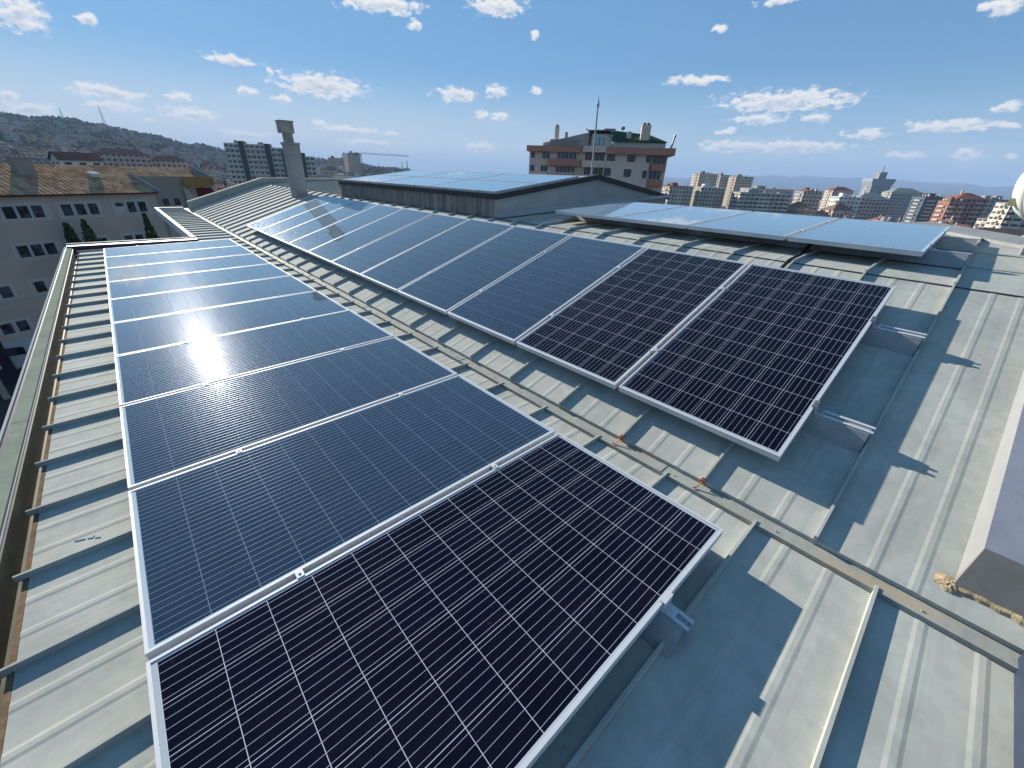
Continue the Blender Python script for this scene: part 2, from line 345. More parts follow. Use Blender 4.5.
def facade_mat(name, wall, win=(0.03, 0.035, 0.045), pu=3.0, pv=3.0, u0=0.25, v0=0.32, v1=0.8, band=None, var=0.15):
    """far blocks of flats: window grid in metres on each wall's uv"""
    m = bpy.data.materials.new(name); m.use_nodes = True; t = NT(m.node_tree); b = m.node_tree.nodes['Principled BSDF']
    uv = t.n('ShaderNodeUVMap'); sp = t.n('ShaderNodeSeparateXYZ'); t.l(uv.outputs[0], sp.inputs[0])
    iu = t.m('DIVIDE', sp.outputs[0], pu); iv = t.m('DIVIDE', sp.outputs[1], pv)
    fu = t.m('FRACT', iu); fv = t.m('FRACT', iv)
    wn = t.n('ShaderNodeTexWhiteNoise', noise_dimensions='3D')
    fl = t.n('ShaderNodeCombineXYZ'); t.l(t.m('FLOOR', iu), fl.inputs[0]); t.l(t.m('FLOOR', iv), fl.inputs[1])
    oi = t.n('ShaderNodeObjectInfo'); t.l(t.m('MULTIPLY', oi.outputs['Random'], 31.0), fl.inputs[2]); t.l(fl.outputs[0], wn.inputs['Vector'])
    a = t.m('MULTIPLY', t.m('GREATER_THAN', fu, u0), t.m('LESS_THAN', fu, 1 - u0)); c = t.m('MULTIPLY', t.m('GREATER_THAN', fv, v0), t.m('LESS_THAN', fv, v1))
    wmask = t.m('MULTIPLY', a, c)
    tint = t.m('ADD', 1 - var, t.m('MULTIPLY', oi.outputs['Random'], 2 * var))
    wc = t.n('ShaderNodeMix', data_type='RGBA', blend_type='MULTIPLY'); wc.inputs[0].default_value = 1.0; wc.inputs[6].default_value = c4(wall)
    cc = t.n('ShaderNodeCombineXYZ'); [t.l(tint, cc.inputs[i]) for i in range(3)]; t.l(cc.outputs[0], wc.inputs[7])
    col = wc.outputs[2]
    if band: col = t.mix(t.m('LESS_THAN', fv, 0.26), col, c4(band))
    gl = t.mix(t.m('MULTIPLY', wn.outputs[0], 0.5), c4(win), (0.22, 0.22, 0.22, 1))
    t.l(t.mix(wmask, col, gl), b.inputs['Base Color']); b.inputs['Roughness'].default_value = 0.9; b.inputs['Specular IOR Level'].default_value = 0.1
    return m


M['f_beige'] = facade_mat('far_beige_flats', (0.58, 0.50, 0.39))
M['f_white'] = facade_mat('far_white_flats', (0.70, 0.67, 0.61), pv=3.1)
M['f_grey'] = facade_mat('far_grey_flats', (0.40, 0.39, 0.37))
M['f_red'] = facade_mat('far_brick_flats', (0.34, 0.16, 0.11), u0=0.22)
M['f_blue'] = facade_mat('far_dark_glass_tower', (0.09, 0.12, 0.16), (0.03, 0.05, 0.08), 2.2, 3.2, 0.12, 0.2, 0.85)
M['f_tower'] = facade_mat('far_blue_grey_tower', (0.30, 0.34, 0.38), (0.10, 0.13, 0.17), 2.4, 3.4, 0.15, 0.2, 0.8)
M['f_band'] = facade_mat('far_balcony_flats', (0.62, 0.56, 0.46), (0.05, 0.05, 0.055), 4.2, 3.0, 0.08, 0.38, 0.85)
M['f_pink'] = facade_mat('far_pink_flats', (0.58, 0.41, 0.32))
M['f_yellow'] = facade_mat('far_yellow_house', (0.66, 0.55, 0.24), u0=0.3)
M['f_house'] = facade_mat('hill_house_wall', (0.40, 0.36, 0.32), pu=2.6, u0=0.3, var=0.45)
M['r_red'] = mat('far_red_tiles', (0.25, 0.11, 0.075), 0.9, 0, 0.25, 0.05)
M['r_brown'] = mat('far_brown_tiles', (0.19, 0.12, 0.09), 0.9, 0, 0.25, 0.05)
M['r_grey'] = mat('far_flat_roof', (0.28, 0.275, 0.26), 0.9, 0, 0.25, 0.05)
M['r_white'] = mat('far_pale_roof', (0.62, 0.61, 0.58), 0.7, 0, 0.1, 0.05)


def leaf_mat(name, a, b_, scale):
    m = bpy.data.materials.new(name); m.use_nodes = True; t = NT(m.node_tree); b = m.node_tree.nodes['Principled BSDF']
    g = t.n('ShaderNodeNewGeometry')
    t.l(t.mix(t.ss(t.noise(g.outputs['Position'], scale, 4), 0.35, 0.65), c4(a), c4(b_)), b.inputs['Base Color']); b.inputs['Roughness'].default_value = 0.8
    b.inputs['Specular IOR Level'].default_value = 0.2
    return m


M['cypress'] = leaf_mat('cypress_foliage', (0.02, 0.035, 0.012), (0.06, 0.08, 0.025), 3.0)
M['wood'] = leaf_mat('hill_wood_foliage', (0.035, 0.05, 0.03), (0.08, 0.085, 0.05), 0.02)

# ================================================================ TERRAIN
def lerp_table(tb, x):
    if x <= tb[0][0]: return tb[0][1]
    for (a, p), (b, q) in zip(tb, tb[1:]):
        if x <= b:
            k = (x - a) / (b - a); k = k * k * (3 - 2 * k); return p + (q - p) * k
    return tb[-1][1]


def sst(x, a, b):
    k = max(0.0, min(1.0, (x - a) / (b - a))); return k * k * (3 - 2 * k)


CREST = [(-80, 1.0), (-40, 2.8), (-12, 3.1), (-5, 2.85), (-2, 2.75), (1.3, 2.7), (5, 2.15), (8, 1.35), (11, 0.95), (15, 0.75), (19, 0.6), (25, 0.35), (30, 0.1), (36, -0.5), (45, -1.2)]
MOUNT = [(40, 0.0), (52, 0.15), (62, 0.3), (66, 0.75), (70, 0.9), (74, 0.95), (78, 0.85), (82, 0.7), (87, 0.62), (92, 0.45), (100, 0.6), (130, 0.5), (180, 0.3)]


def ground_z(az, r):
    near = -15.0
    # city plain to the right and ahead
    zp = lerp_table([(90, near), (220, -26), (420, -40), (900, -48), (3000, -70), (7000, -60), (9000, -40)], r)
    me = lerp_table(MOUNT, abs(az))
    jag = 0.10 * math.sin(az * 1.7 + r * 0.0004) + 0.06 * math.sin(az * 3.9)
    if r > 8000: zp = zp + (r * math.tan(R(me + jag)) - zp) * sst(r, 8000, 12500)
    if r > 13500: zp -= (r - 13500) * 0.1
    # wooded hill to the left
    ce = lerp_table(CREST, az) if az > -80 else 1.0
    rc = 1500.0
    zc = rc * math.tan(R(ce))
    zh = near
    if r <= 300: zh = near - 10 * sst(r, 90, 300)
    elif r <= rc: k = (r - 300) / (rc - 300); zh = -25 + (zc + 25) * (k ** 1.15)
    else: zh = zc - (zc + 60) * sst(r, rc, 4200)
    zh += sst(r, 250, 700) * (4.0 * math.sin(az * 0.55 + r * 0.006) + 2.5 * math.sin(az * 1.3 - r * 0.011))
    wl = 1 - sst(az, 27, 40)
    if az < -90: wl *= sst(az, -130, -95)
    if r > 4200: wl *= 1 - sst(r, 4200, 7000)
    return zp + (zh - zp) * wl


def gpt(az, r): return Vector((r * math.sin(R(az)), r * math.cos(R(az)), ground_z(az, r)))


mb = MB(); rs = [0.0, 40, 90, 140, 200, 260, 330, 400, 480, 570, 660, 760, 870, 980, 1100, 1220, 1340, 1440, 1520, 1620, 1800, 2100, 2500, 3000, 3600, 4300, 5200, 6200, 7200, 8200, 9000, 9800, 10600, 11300, 11900, 12500, 13100, 13700, 14500]
azs = []
a = -180.0
while a < 180: azs.append(a); a += 1.5 if -15 <= a <= 105 else 5.0
na = len(azs)
vs = [(0, 0, -15.0)] + [tuple(gpt(a, r)) for r in rs[1:] for a in azs]
fs = [(0, 1 + (k + 1) % na, 1 + k) for k in range(na)]
for i in range(len(rs) - 2):
    for k in range(na):
        p = 1 + i * na + k; q = 1 + i * na + (k + 1) % na; fs.append((p, q, q + na, p + na))
mb.add(vs, fs)
m = mat('terrain_soil', (0.075, 0.07, 0.055), 0.95, 0, 0.4, 0.012, stain=((0.035, 0.042, 0.03), 0.9, 0.38, 0.55, (0.004, 0.004, 0.004)))
tag(mb.build('terrain', m, smooth=True), kind='structure')
mb = MB(); mb.add([(-300, 25, -14.95), (-15, 25, -14.95), (-15, -60, -14.95), (-300, -60, -14.95)], [(3, 2, 1, 0)])
mb.add([(-15, 18, -14.95), (60, 18, -14.95), (60, 60, -14.95), (-60, 60, -14.95), (-60, 25.001, -14.95), (-15, 25.001, -14.95)], [(0, 1, 2, 3, 4, 5)])
tag(mb.build('forecourt_paving', M['asphalt']), kind='structure')

# ================================================================ OUR BUILDING
A1, A2 = 0.02, 0.3259
X1, Z1, X2, Z2, X3, Z3, A3 = -0.3364, -1.4202, 2.1897, -1.2476, 4.8022, -0.4443, 0.0514
def zlow(x): return Z1 - 0.135 + (x - X1) * math.tan(A1)
Z_UP0 = -1.462
def zup(x): return Z_UP0 + (x - 1.985) * math.tan(A2)
XB = 4.45; ZB = zup(XB)
def zflat(x): return ZB + (x - XB) * math.tan(A3)
YEND_L, YEND_X, YEND_U = 11.45, 20.6, 18.85

bld = empty('metal_roofed_building', (1.5, 6, -15), 'grey standing seam metal roofed building the solar rows are mounted on', 'building')


def seam_sheet(mb, x0, z0, x1, z1, y0, y1, seams, ribs, hs=0.03, ws=0.006, hr=0.002):
    d = Vector((x1 - x0, 0, z1 - z0)).normalized(); n = Vector((-d.z, 0, d.x))
    ev = [(y0, 0), (y1, 0)]
    for s_ in seams: ev += [(s_ - ws - 0.001, 0), (s_ - ws, hs), (s_ + ws, hs), (s_ + ws + 0.001, 0)]
    for q in ribs: ev += [(q - 0.022, 0), (q - 0.009, hr), (q + 0.009, hr), (q + 0.022, 0)]
    ev = sorted([e for e in ev if y0 <= e[0] <= y1])
    vs = []
    for (y, h) in ev: vs += [Vector((x0, y, z0)) + n * h, Vector((x1, y, z1)) + n * h]
    fs = [(2 * i, 2 * i + 1, 2 * i + 3, 2 * i + 2) for i in range(len(ev) - 1)]
    mb.add(vs, fs)


def steps(s0, pitch, y0, y1):
    k = math.ceil((y0 - s0) / pitch); out = []
    while s0 + k * pitch < y1: out.append(s0 + k * pitch); k += 1
    return out


LS = steps(0.251, 0.4785, -4.0, YEND_X)
LR = [s_ + q for s_ in LS for q in (0.155, 0.325)]
mb = MB(); XL = -0.70
seam_sheet(mb, XL, zlow(XL), 1.93, zlow(1.93), -4, YEND_L - 0.10, [s_ for s_ in LS if s_ < YEND_L - 0.15], [s_ for s_ in LR if s_ < YEND_L - 0.15])
for s_ in LS:                                        # folded seam ends stick out over the gutter
    if s_ < YEND_L - 0.15: mb.box(-0.738, XL, s_ - 0.005, s_ + 0.005, zlow(XL) - 0.004, zlow(XL) + 0.0295)
seam_sheet(mb, 1.20, zlow(1.20), 1.93, zlow(1.93), YEND_L - 0.10, YEND_X, [s_ for s_ in LS if s_ > YEND_L], [])
mb.build('lower_roof', M['roof'], bld)

US = steps(0.02, 0.53, -0.3, YEND_U)
UR = [s_ + q for s_ in US for q in (0.165, 0.335)] + [-0.19, -0.33]
mb = MB()
seam_sheet(mb, 1.985, Z_UP0, XB, ZB, -4, YEND_U, US, UR)
mb.add([(1.985, -4, Z_UP0), (1.985, YEND_U, Z_UP0), (1.987, YEND_U, Z_UP0 - 0.022), (1.987, -4, Z_UP0 - 0.022)], [(0, 1, 2, 3)])   # drip lip
for s_ in US: mb.box(1.980, 1.988, s_ - 0.008, s_ + 0.008, Z_UP0 - 0.02, Z_UP0 + 0.030)
mb.build('upper_roof', M['roof'], bld)

mb = MB()
ZJ = 0.004
XF = 6.78
for (y0, y1, x1, sm) in ((0.9, 5.30, XF, [s_ for s_ in US if 0.9 < s_ < 5.3]), (5.30, YEND_U, 9.9, [s_ for s_ in US if s_ > 5.3])):
    seam_sheet(mb, XB - 0.01, zflat(XB - 0.01) + ZJ, x1, zflat(x1) + ZJ, y0, y1, sm, [s_ + 0.165 for s_ in sm] + [s_ + 0.335 for s_ in sm])
# the near corner of the flat top ends on a skewed edge
def xedge(y): return 7.0 + (y + 0.16) * 1.02
ys = [-4.0, -2.6, -1.2, -0.6, -0.2, 0.012, 0.0125, 0.0275, 0.028, 0.542, 0.5425, 0.557, 0.5575, 0.9]
hs = {0.0125: 0.03, 0.0275: 0.03, 0.5425: 0.03, 0.557: 0.03}
vs = []
for y in ys:
    xe = min(max(xedge(y), XB + 0.3), 8.1); h = hs.get(y, 0) + ZJ
    vs += [(XB - 0.01, y, zflat(XB - 0.01) + h), (xe, y, zflat(xe) + h)]
mb.add(vs, [(2 * i, 2 * i + 1, 2 * i + 3, 2 * i + 2) for i in range(len(ys) - 1)])
for xj in (5.35, 6.2):                               # lapped cross joints
    mb.hexa([(xj, -2.2, zflat(xj) + 0.003), (xj + 0.05, -2.2, zflat(xj + .05) + 0.003), (xj + 0.05, 0.01, zflat(xj + .05) + 0.003), (xj, 0.01, zflat(xj) + 0.003),
             (xj, -2.2, zflat(xj) + 0.011), (xj + 0.05, -2.2, zflat(xj + .05) + 0.006), (xj + 0.05, 0.01, zflat(xj + .05) + 0.006), (xj, 0.01, zflat(xj) + 0.011)])
mb.build('top_roof', M['roof'], bld)
mb = MB()                                            # folded joint along the break of slope
mb.extr([(XB - 0.010, -4, ZB - 0.003 + 0.0035), (XB + 0.004, -4, ZB + 0.0048), (XB + 0.004, -4, ZB + 0.0075), (XB - 0.010, -4, ZB + 0.004)], (0, YEND_U + 4, 0))
mb.build('ridge_joint', M['darkband'], bld)
mb = MB()                                            # edge coping along the skewed side
for (ya, yb) in ((-2.4, 0.9),):
    a_ = Vector((xedge(ya), ya, zflat(xedge(ya)))); b_ = Vector((xedge(yb), yb, zflat(xedge(yb)))); o_ = Vector((0.34, -0.34, 0))
    mb.hexa([a_ - Vector((0, 0, .05)), a_ + o_ - Vector((0, 0, .05)), b_ + o_ - Vector((0, 0, .05)), b_ - Vector((0, 0, .05)),
             a_ + Vector((0, 0, .035)), a_ + o_ + Vector((0, 0, .06)), b_ + o_ + Vector((0, 0, .06)), b_ + Vector((0, 0, .035))])
yb = 0.9; xe = xedge(yb)
mb.box(6.781, 6.86, yb, 5.25, zflat(6.8) - 0.06, zflat(6.8) + 0.03)
mb.build('edge_coping', M['chim'], bld)

mb = MB()                                            # flashing strip between the two slopes
mb.extr([(1.902, -4, zlow(1.902) + 0.002), (1.902, -4, zlow(1.9) + 0.024), (2.03, -4, zlow(1.9) + 0.026), (2.03, -4, zlow(1.9) + 0.002)], (0, YEND_X + 4 - 0.6, 0))
y = -3.2
while y < YEND_U:                                    # laps of the strip
    mb.box(1.899, 1.984, y, y + 0.03, zlow(1.9) + 0.0235, zlow(1.9) + 0.028); y += 1.98
mb.build('flashing_strip', M['flash'], bld)

mb = MB(); mb.box(-0.716, -0.702, -4, YEND_L - 0.2, zlow(-0.7) - 0.05, zlow(-0.7) - 0.006)
mb.box(-0.718, -0.701, -4, YEND_L - 0.2, zlow(-0.7) - 0.0055, zlow(-0.7) + 0.001)
mb.build('eave_trim', M['brown'], bld)
mb = MB()
mb.box(-0.775, -0.735, -4, YEND_L - 0.1, -1.68, -1.66)
mb.extr([(-0.735, -4, -1.68), (-0.735, -4, -1.60), (-0.728, -4, -1.60), (-0.728, -4, -1.68)], (0, YEND_L + 3.9, 0))
mb.extr([(-0.783, -4, -1.68), (-0.783, -4, -1.515), (-0.775, -4, -1.515), (-0.775, -4, -1.68)], (0, YEND_L + 3.9, 0))
mb.build('gutter', M['gutter'], bld)
mb = MB()
y = -4.0
while y < YEND_L + 0.2:
    y2 = min(y + 1.92, YEND_L + 0.25)
    mb.box(-0.865, -0.792, y, y2 - 0.006, -1.56, -1.497); y = y2
mb.build('gutter_coping', M['coping'], bld)
mb = MB(); mb.box(-0.790, -0.784, -4, YEND_L + 0.2, -1.53, -1.508); mb.build('gutter_hem', M['chim2'], bld)
mb = MB(); mb.box(-0.890, -0.866, -4, YEND_L + 0.25, -1.75, -1.520); mb.build('fascia', M['dark_trim'], bld)
mb = MB(); mb.box(-0.905, -0.891, -4, YEND_L + 0.25, -1.60, -1.505); mb.build('fascia_edge', M['chim2'], bld)
mb = MB(); mb.box(-0.86, 1.17, YEND_L + 0.02, YEND_L + 0.26, -1.75, -1.475); mb.build('lower_end_parapet', M['dark_trim'], bld)
mb = MB(); mb.box(-0.86, 1.17, YEND_L + 0.235, YEND_L + 0.262, -1.474, -1.450); mb.build('lower_end_edge', M['white_trim'], bld)
mb = MB(); mb.box(1.12, 1.20, YEND_L + 0.28, YEND_X + 0.08, -1.70, -1.49); mb.box(1.20, 1.97, YEND_X, YEND_X + 0.08, -1.70, -1.49); mb.build('return_coping', M['white_trim'], bld)

mb = MB()                                            # parapet over the far gable end
T = 0.22
prof = [(1.97, zup(1.985) + 0.27), (XB, ZB + 0.23), (9.9, zflat(9.9) + 0.0)]
for (xa, za), (xb, zb) in zip(prof, prof[1:]):
    mb.hexa([(xa, YEND_U, za - 0.5), (xb, YEND_U, zb - 0.5), (xb, YEND_U + T, zb - 0.5), (xa, YEND_U + T, za - 0.5), (xa, YEND_U, za - 0.03), (xb, YEND_U, zb - 0.03), (xb, YEND_U + T, zb - 0.03), (xa, YEND_U + T, za - 0.03)])
par = mb.build('end_parapet', M['parapet'], bld)
mb = MB()
for (xa, za), (xb, zb) in zip(prof, prof[1:]):
    mb.hexa([(xa, YEND_U - .02, za - 0.028), (xb, YEND_U - .02, zb - 0.028), (xb, YEND_U + T + .02, zb - 0.028), (xa, YEND_U + T + .02, za - 0.028), (xa, YEND_U - .02, za), (xb, YEND_U - .02, zb), (xb, YEND_U + T + .02, zb), (xa, YEND_U + T + .02, za)])
mb.build('parapet_cap', M['creamtrim'], par)

# raised roof block (monitor)
MX0, MX1, MR, MY0, MY1 = 4.47, 9.62, 6.95, 5.29, 11.5
ME, MRZ, ME2 = -0.295, 0.03, -0.33
mon = empty('roof_monitor', (0, 0, 0)); mon.parent = bld; mon.location = Vector((MX0, MY0, -0.6)) - Vector(bld.location)
mb = MB(); y = MY0 + 0.002
while y < MY1 - 0.05:                                # upright cladding sheets
    y2 = min(y + 0.49, MY1)
    mb.box(MX0, MX0 + 0.03, y, y2 - 0.012, -0.62, ME - 0.02); mb.box(MX0 + 0.006, MX0 + 0.03, y2 - 0.012, y2, -0.62, ME - 0.02); y = y2
mb.build('side_wall', M['monwall'], mon)
mb = MB()
g = [(MX0 - 0.003, -0.64), (MX1, -0.5), (MX1, ME2 - 0.03), (MR, MRZ - 0.03), (MX0 - 0.003, ME - 0.03)]
mb.extr([(x, MY0, z) for x, z in g], (0, 0.05, 0)); mb.extr([(x, MY1 - 0.05, z) for x, z in g], (0, 0.05, 0))
mb.box(MX1 - 0.04, MX1 - 0.001, MY0 + 0.05, MY1 - 0.05, -0.5, ME2 - 0.04)
mb.box(MX0 - 0.004, MX0 + 0.05, MY0 - 0.004, MY0, -0.63, ME - 0.02)
mb.build('gable_wall', M['gable'], mon)
mb = MB()
mb.hexa([(MX0 + 0.03, MY0 + .051, ME - 0.03), (MR, MY0 + .051, MRZ - 0.03), (MR, MY1 - .051, MRZ - 0.03), (MX0 + 0.03, MY1 - .051, ME - 0.03), (MX0, MY0 + .051, ME), (MR, MY0 + .051, MRZ), (MR, MY1 - .051, MRZ), (MX0, MY1 - .051, ME)])
mb.hexa([(MR, MY0 + .051, MRZ - 0.03), (MX1, MY0 + .051, ME2 - 0.03), (MX1, MY1 - .051, ME2 - 0.03), (MR, MY1 - .051, MRZ - 0.03), (MR, MY0 + .051, MRZ), (MX1 + .04, MY0 + .051, ME2), (MX1 + .04, MY1 - .051, ME2), (MR, MY1 - .051, MRZ)])
mb.build('monitor_roof', M['roof'], mon)
mb = MB()
for (xa, za, xb, zb) in ((MX0 - 0.03, ME, MR, MRZ + 0.003), (MR, MRZ + 0.003, MX1 + 0.08, ME2)):
    mb.hexa([(xa, MY0 - 0.04, za - 0.055), (xb, MY0 - 0.04, zb - 0.055), (xb, MY0 + 0.05, zb - 0.055), (xa, MY0 + 0.05, za - 0.055), (xa, MY0 - 0.04, za + 0.028), (xb, MY0 - 0.04, zb + 0.028), (xb, MY0 + 0.05, zb + 0.028), (xa, MY0 + 0.05, za + 0.028)])
mb.box(MX0 - 0.035, MX0 + 0.03, MY0 + 0.052, MY1, ME - 0.05, ME + 0.024)
mb.build('verge_trim', M['darkband'], mon)
mb = MB(); mb.box(MX0 - 0.06, MX0 + 0.04, MY1 + 0.01, MY1 + 0.10, ME - 0.10, ME - 0.02); mb.box(MX0 - 0.05, MX0 + 0.0, MY1 + 0.02, MY1 + 0.09, ME - .3, ME - .1); mb.build('downpipe_hopper', M['creamtrim'], mon)
mb = MB()                                            # base flashing of the gable
mb.extr([(MX0, MY0 - 0.10, zflat(MX0) + 0.04), (MX0, MY0 - 0.001, zflat(MX0) + 0.10), (MX0, MY0 - 0.001, zflat(MX0) + 0.02), (MX0, MY0 - 0.10, zflat(MX0) + 0.02)], (MX1 - MX0, 0, zflat(MX1) - zflat(MX0)))
mb.build('base_flashing', M['gable'], mon)

# chimney
ch = empty('chimney', (0, 0, 0)); ch.parent = bld; ch.location = Vector((4.17, 13.72, -0.8)) - Vector(bld.location)
mb = MB(); mb.box(3.94, 4.285, 13.50, 13.86, -0.9, 0.53); mb.box(3.935, 3.955, 13.495, 13.515, -0.9, 0.53); mb.box(4.27, 4.29, 13.495, 13.515, -0.9, 0.53)
mb.build('shaft', M['chim'], ch)
mb = MB(); mb.box(3.92, 4.305, 13.47, 13.88, 0.531, 0.585); mb.build('shaft_cap', M['chim'], ch)
mb = MB(); mb.box(3.985, 4.19, 13.58, 13.80, 0.586, 0.80); nk = mb.build('flue_neck', M['rust'], ch)
mb = MB()
mb.box(3.90, 4.225, 13.50, 13.86, 0.801, 1.06); mb.box(3.885, 4.24, 13.48, 13.88, 1.061, 1.085)
mb.build('cowl', M['rust'], ch)

# sheet metal duct box on the right, with its mortar skirt
bx = empty('roof_upstand', (0, 0, 0)); bx.parent = bld; bx.location = Vector((2.12, -0.43, zup(2.12))) - Vector(bld.location)
h0, h1, xq = 0.136, 0.035, 4.4
mb = MB()
mb.quad((2.19, -0.447, zup(2.19) + h0), (xq, -0.447, zup(xq) + h1), (xq, -2.6, zup(xq) + h1), (2.19, -2.6, zup(2.19) + h0))
mb.build('top_sheet', M['boxtop'], bx)
mb = MB()
mb.quad((2.10, -0.425, zup(2.10) - 0.01), (xq, -0.425, zup(xq) - 0.01), (xq, -0.447, zup(xq) + h1), (2.19, -0.447, zup(2.19) + h0))
mb.build('side_sheet', M['duct_side'], bx)
mb = MB()
mb.hexa([(2.088, -2.6, zup(2.09) + .004), (2.12, -2.6, zup(2.12)), (2.12, -0.422, zup(2.12)), (2.088, -0.422, zup(2.09) + .004), (2.184, -2.6, zup(2.19) + h0 + .003), (2.20, -2.6, zup(2.19) + h0 - .004), (2.20, -0.4475, zup(2.19) + h0 - .004), (2.184, -0.4475, zup(2.19) + h0 + .003)])
mb.build('end_sheet', M['boxend'], bx)
mb = MB()
rnd = random.Random(3)
n = 60; vs = []; fs = []
for i in range(n + 1):
    y = -0.37 - i / n * 1.6; wv_ = 0.018 + 0.012 * math.sin(i * 0.9) * rnd.random() + 0.012 * rnd.random(); hh = 0.012 + 0.009 * rnd.random()
    z0 = zup(2.07) - 0.012
    if i == 0: wv_, hh = 0.03, 0.004
    vs += [(2.10 - wv_, y, zup(2.10 - wv_) - 0.004), (2.10 - wv_ * .75, y, zup(2.10 - wv_ * .75) + hh * .7), (2.108, y, zup(2.1) + hh), (2.118, y, zup(2.1) + hh * .8 + .01)]
for i in range(n):
    for k in range(3): fs.append((4 * i + k, 4 * i + k + 1, 4 * i + 5 + k, 4 * i + 4 + k))
mb.add(vs, fs)
vs = []; fs = []                                      # lump wrapped round the corner
for i in range(13):
    for k in range(9):
        u_ = i / 12 - .5; v_ = k / 8 - .5; rr = max(0, 1 - (2 * u_) ** 2 - (2 * v_) ** 2)
        x = 2.085 + u_ * 0.065; y = -0.418 + v_ * 0.06
        vs.append((x, y, zup(x) - 0.004 + (rr ** .5) * 0.020 * (0.6 + 0.6 * rnd.random())))
for i in range(12):
    for k in range(8): fs.append((i * 9 + k, i * 9 + k + 1, (i + 1) * 9 + k + 1, (i + 1) * 9 + k))
mb.add(vs, fs)
mb.build('mortar_skirt', M['mortar'], bx)
mb = MB(); mb.lathe([(0, .012), (.012, .010), (.014, 0)], (2.9, -0.62, zup(2.9) + 0.104), (-.3, 0, 1), 10); mb.build('screw', M['alu'], bx)
mb = MB(); mb.box(1.0, 1.955, -0.82, -0.628, zlow(1) - 0.02, zlow(1.9) + 0.10); mb.build('side_kerb', M['bluekerb'], bld)

mb = MB(); mb.lathe([(0, .004), (.0035, .004), (.005, 0)], (0, 0, 0), (0, 0, 1), 8)
sw = mb.build('screw', M['alu_dull'], bld, local=True); y = -0.9
while y < 8:
    o = sw if y < -0.85 else sw.copy()
    if o is not sw: COL.objects.link(o)
    o.location = Vector((1.93, y, zlow(1.9) + .0255)) - Vector(bld.location); y += .53
# walls below the roof
mb = MB()
mb.box(-0.80, 6.84, -4, YEND_L + 0.15, -15, -1.75); mb.box(6.85, 9.7, 5.32, YEND_U + .1, -15, -0.75); mb.box(1.25, 6.84, YEND_L + 0.15, YEND_U + 0.1, -15, -1.75)
mb.box(2.05, 6.4, -3.98, YEND_U - 0.01, -1.76, -1.50)
mb.hexa([(2.2, -3.95, -1.5), (6.8, -.6, -1.5), (6.8, YEND_U - .02, -1.5), (2.2, YEND_U - .02, -1.5), (4.5, -3.0, -.72), (6.5, -.9, -.72), (6.8, YEND_U - .02, -.72), (4.5, YEND_U - .02, -.72)])
mb.build('wall', M['render'], bld)

mb = MB()
for (xa, ya, xb, yb) in ((-0.565, 2.288, -0.53, 2.276), (-0.522, 2.272, -0.505, 2.262), (-0.505, 2.262, -0.50, 2.275), (-0.497, 2.255, -0.478, 2.244)):
    mb.tube([(xa, ya, zlow(xa) + .0012), (xb, yb, zlow(xb) + .0012)], 0.0022, 5)
mb.build('paint_mark', mat('blue_marker', (0.10, 0.27, 0.40), 0.8), bld)
# copper conductor clamps on seam ends
for i, (x, y) in enumerate(((1.975, 0.55), (1.975, 1.08))):
    mb = MB(); mb.box(x - 0.014, x + 0.014, y - 0.012, y + 0.012, Z_UP0 - 0.0, Z_UP0 + 0.018); mb.tube([(x - .02, y, Z_UP0 + .01), (x - .05, y + .01, zlow(1.9) + .032), (1.91, y + .02, zlow(1.9) + .03)], 0.004, 6)
    mb.build('conductor_clamp', M['copper'], bld)

# ================================================================ SOLAR PANELS
PL, PW, PITCH = 1.956, 0.992, 1.0243


def make_panel(name, cellmat):
    root = empty(name, (0, 0, 0))
    mb = MB(); f, h = 0.011, 0.040
    mb.box(0, PL, 0, f, -h, 0); mb.box(0, PL, PW - f, PW, -h, 0); mb.box(0, f, f, PW - f, -h, 0); mb.box(PL - f, PL, f, PW - f, -h, 0)
    mb.box(f, PL - f, f, f + 0.02, -h, -h + 0.002); mb.box(f, PL - f, PW - f - 0.02, PW - f, -h, -h + 0.002)
    mb.build('frame', M['alu'], root, local=True)
    mb = MB()
    mb.quad((f, f, -0.003), (PL - f, f, -0.003), (PL - f, PW - f, -0.003), (f, PW - f, -0.003), 0, [(f, f), (PL - f, f), (PL - f, PW - f), (f, PW - f)])
    mb.quad((f, f, -0.009), (f, PW - f, -0.009), (PL - f, PW - f, -0.009), (PL - f, f, -0.009), 1)
    mb.build('cell_sheet', [cellmat, M['white_trim']], root, local=True)
    return root


def clamp(root, s_, y, end=False):
    mb = MB()
    if end:
        mb.box(s_ - 0.03, s_ + 0.03, y - 0.006, y + 0.012, 0.0008, 0.006); mb.box(s_ - 0.03, s_ + 0.03, y - 0.010, y - 0.0005, -0.045, 0.006); mb.box(s_ - 0.022, s_ + 0.022, y - 0.05, y - 0.0105, -0.047, -0.038)
        mb.lathe([(0, .010), (.007, .010), (.008, 0)], (s_, y - .03, -.038), (0, 0, 1), 6)
    else:
        mb.box(s_ - 0.014, s_ + 0.014, y - 0.004, y + PITCH - PW + 0.004, 0.0006, 0.0025); mb.box(s_ - 0.014, s_ + 0.014, y + 0.0065, y + PITCH - PW - 0.0065, -0.035, 0.0004)
        mb.lathe([(0, .004), (.005, .004), (.006, 0)], (s_, y + (PITCH - PW) / 2, .0025), (0, 0, 1), 6)
    mb.build('end_clamp' if end else 'mid_clamp', M['alu'], root, local=True)


pb = make_panel('solar_panel', M['cell_blue'])
for s_ in (0.47, 1.46): clamp(pb, s_, PW)
pd = make_panel('solar_panel', M['cell_dark'])
for s_ in (0.47, 1.46): clamp(pd, s_, PW)
used = {}


def place(proto, loc, rot, label, group):
    o = proto if proto not in used else copy_tree(proto)
    used[proto] = 1
    o.location = loc; o.rotation_euler = rot
    tag(o, label, 'solar panel', group)
    return o


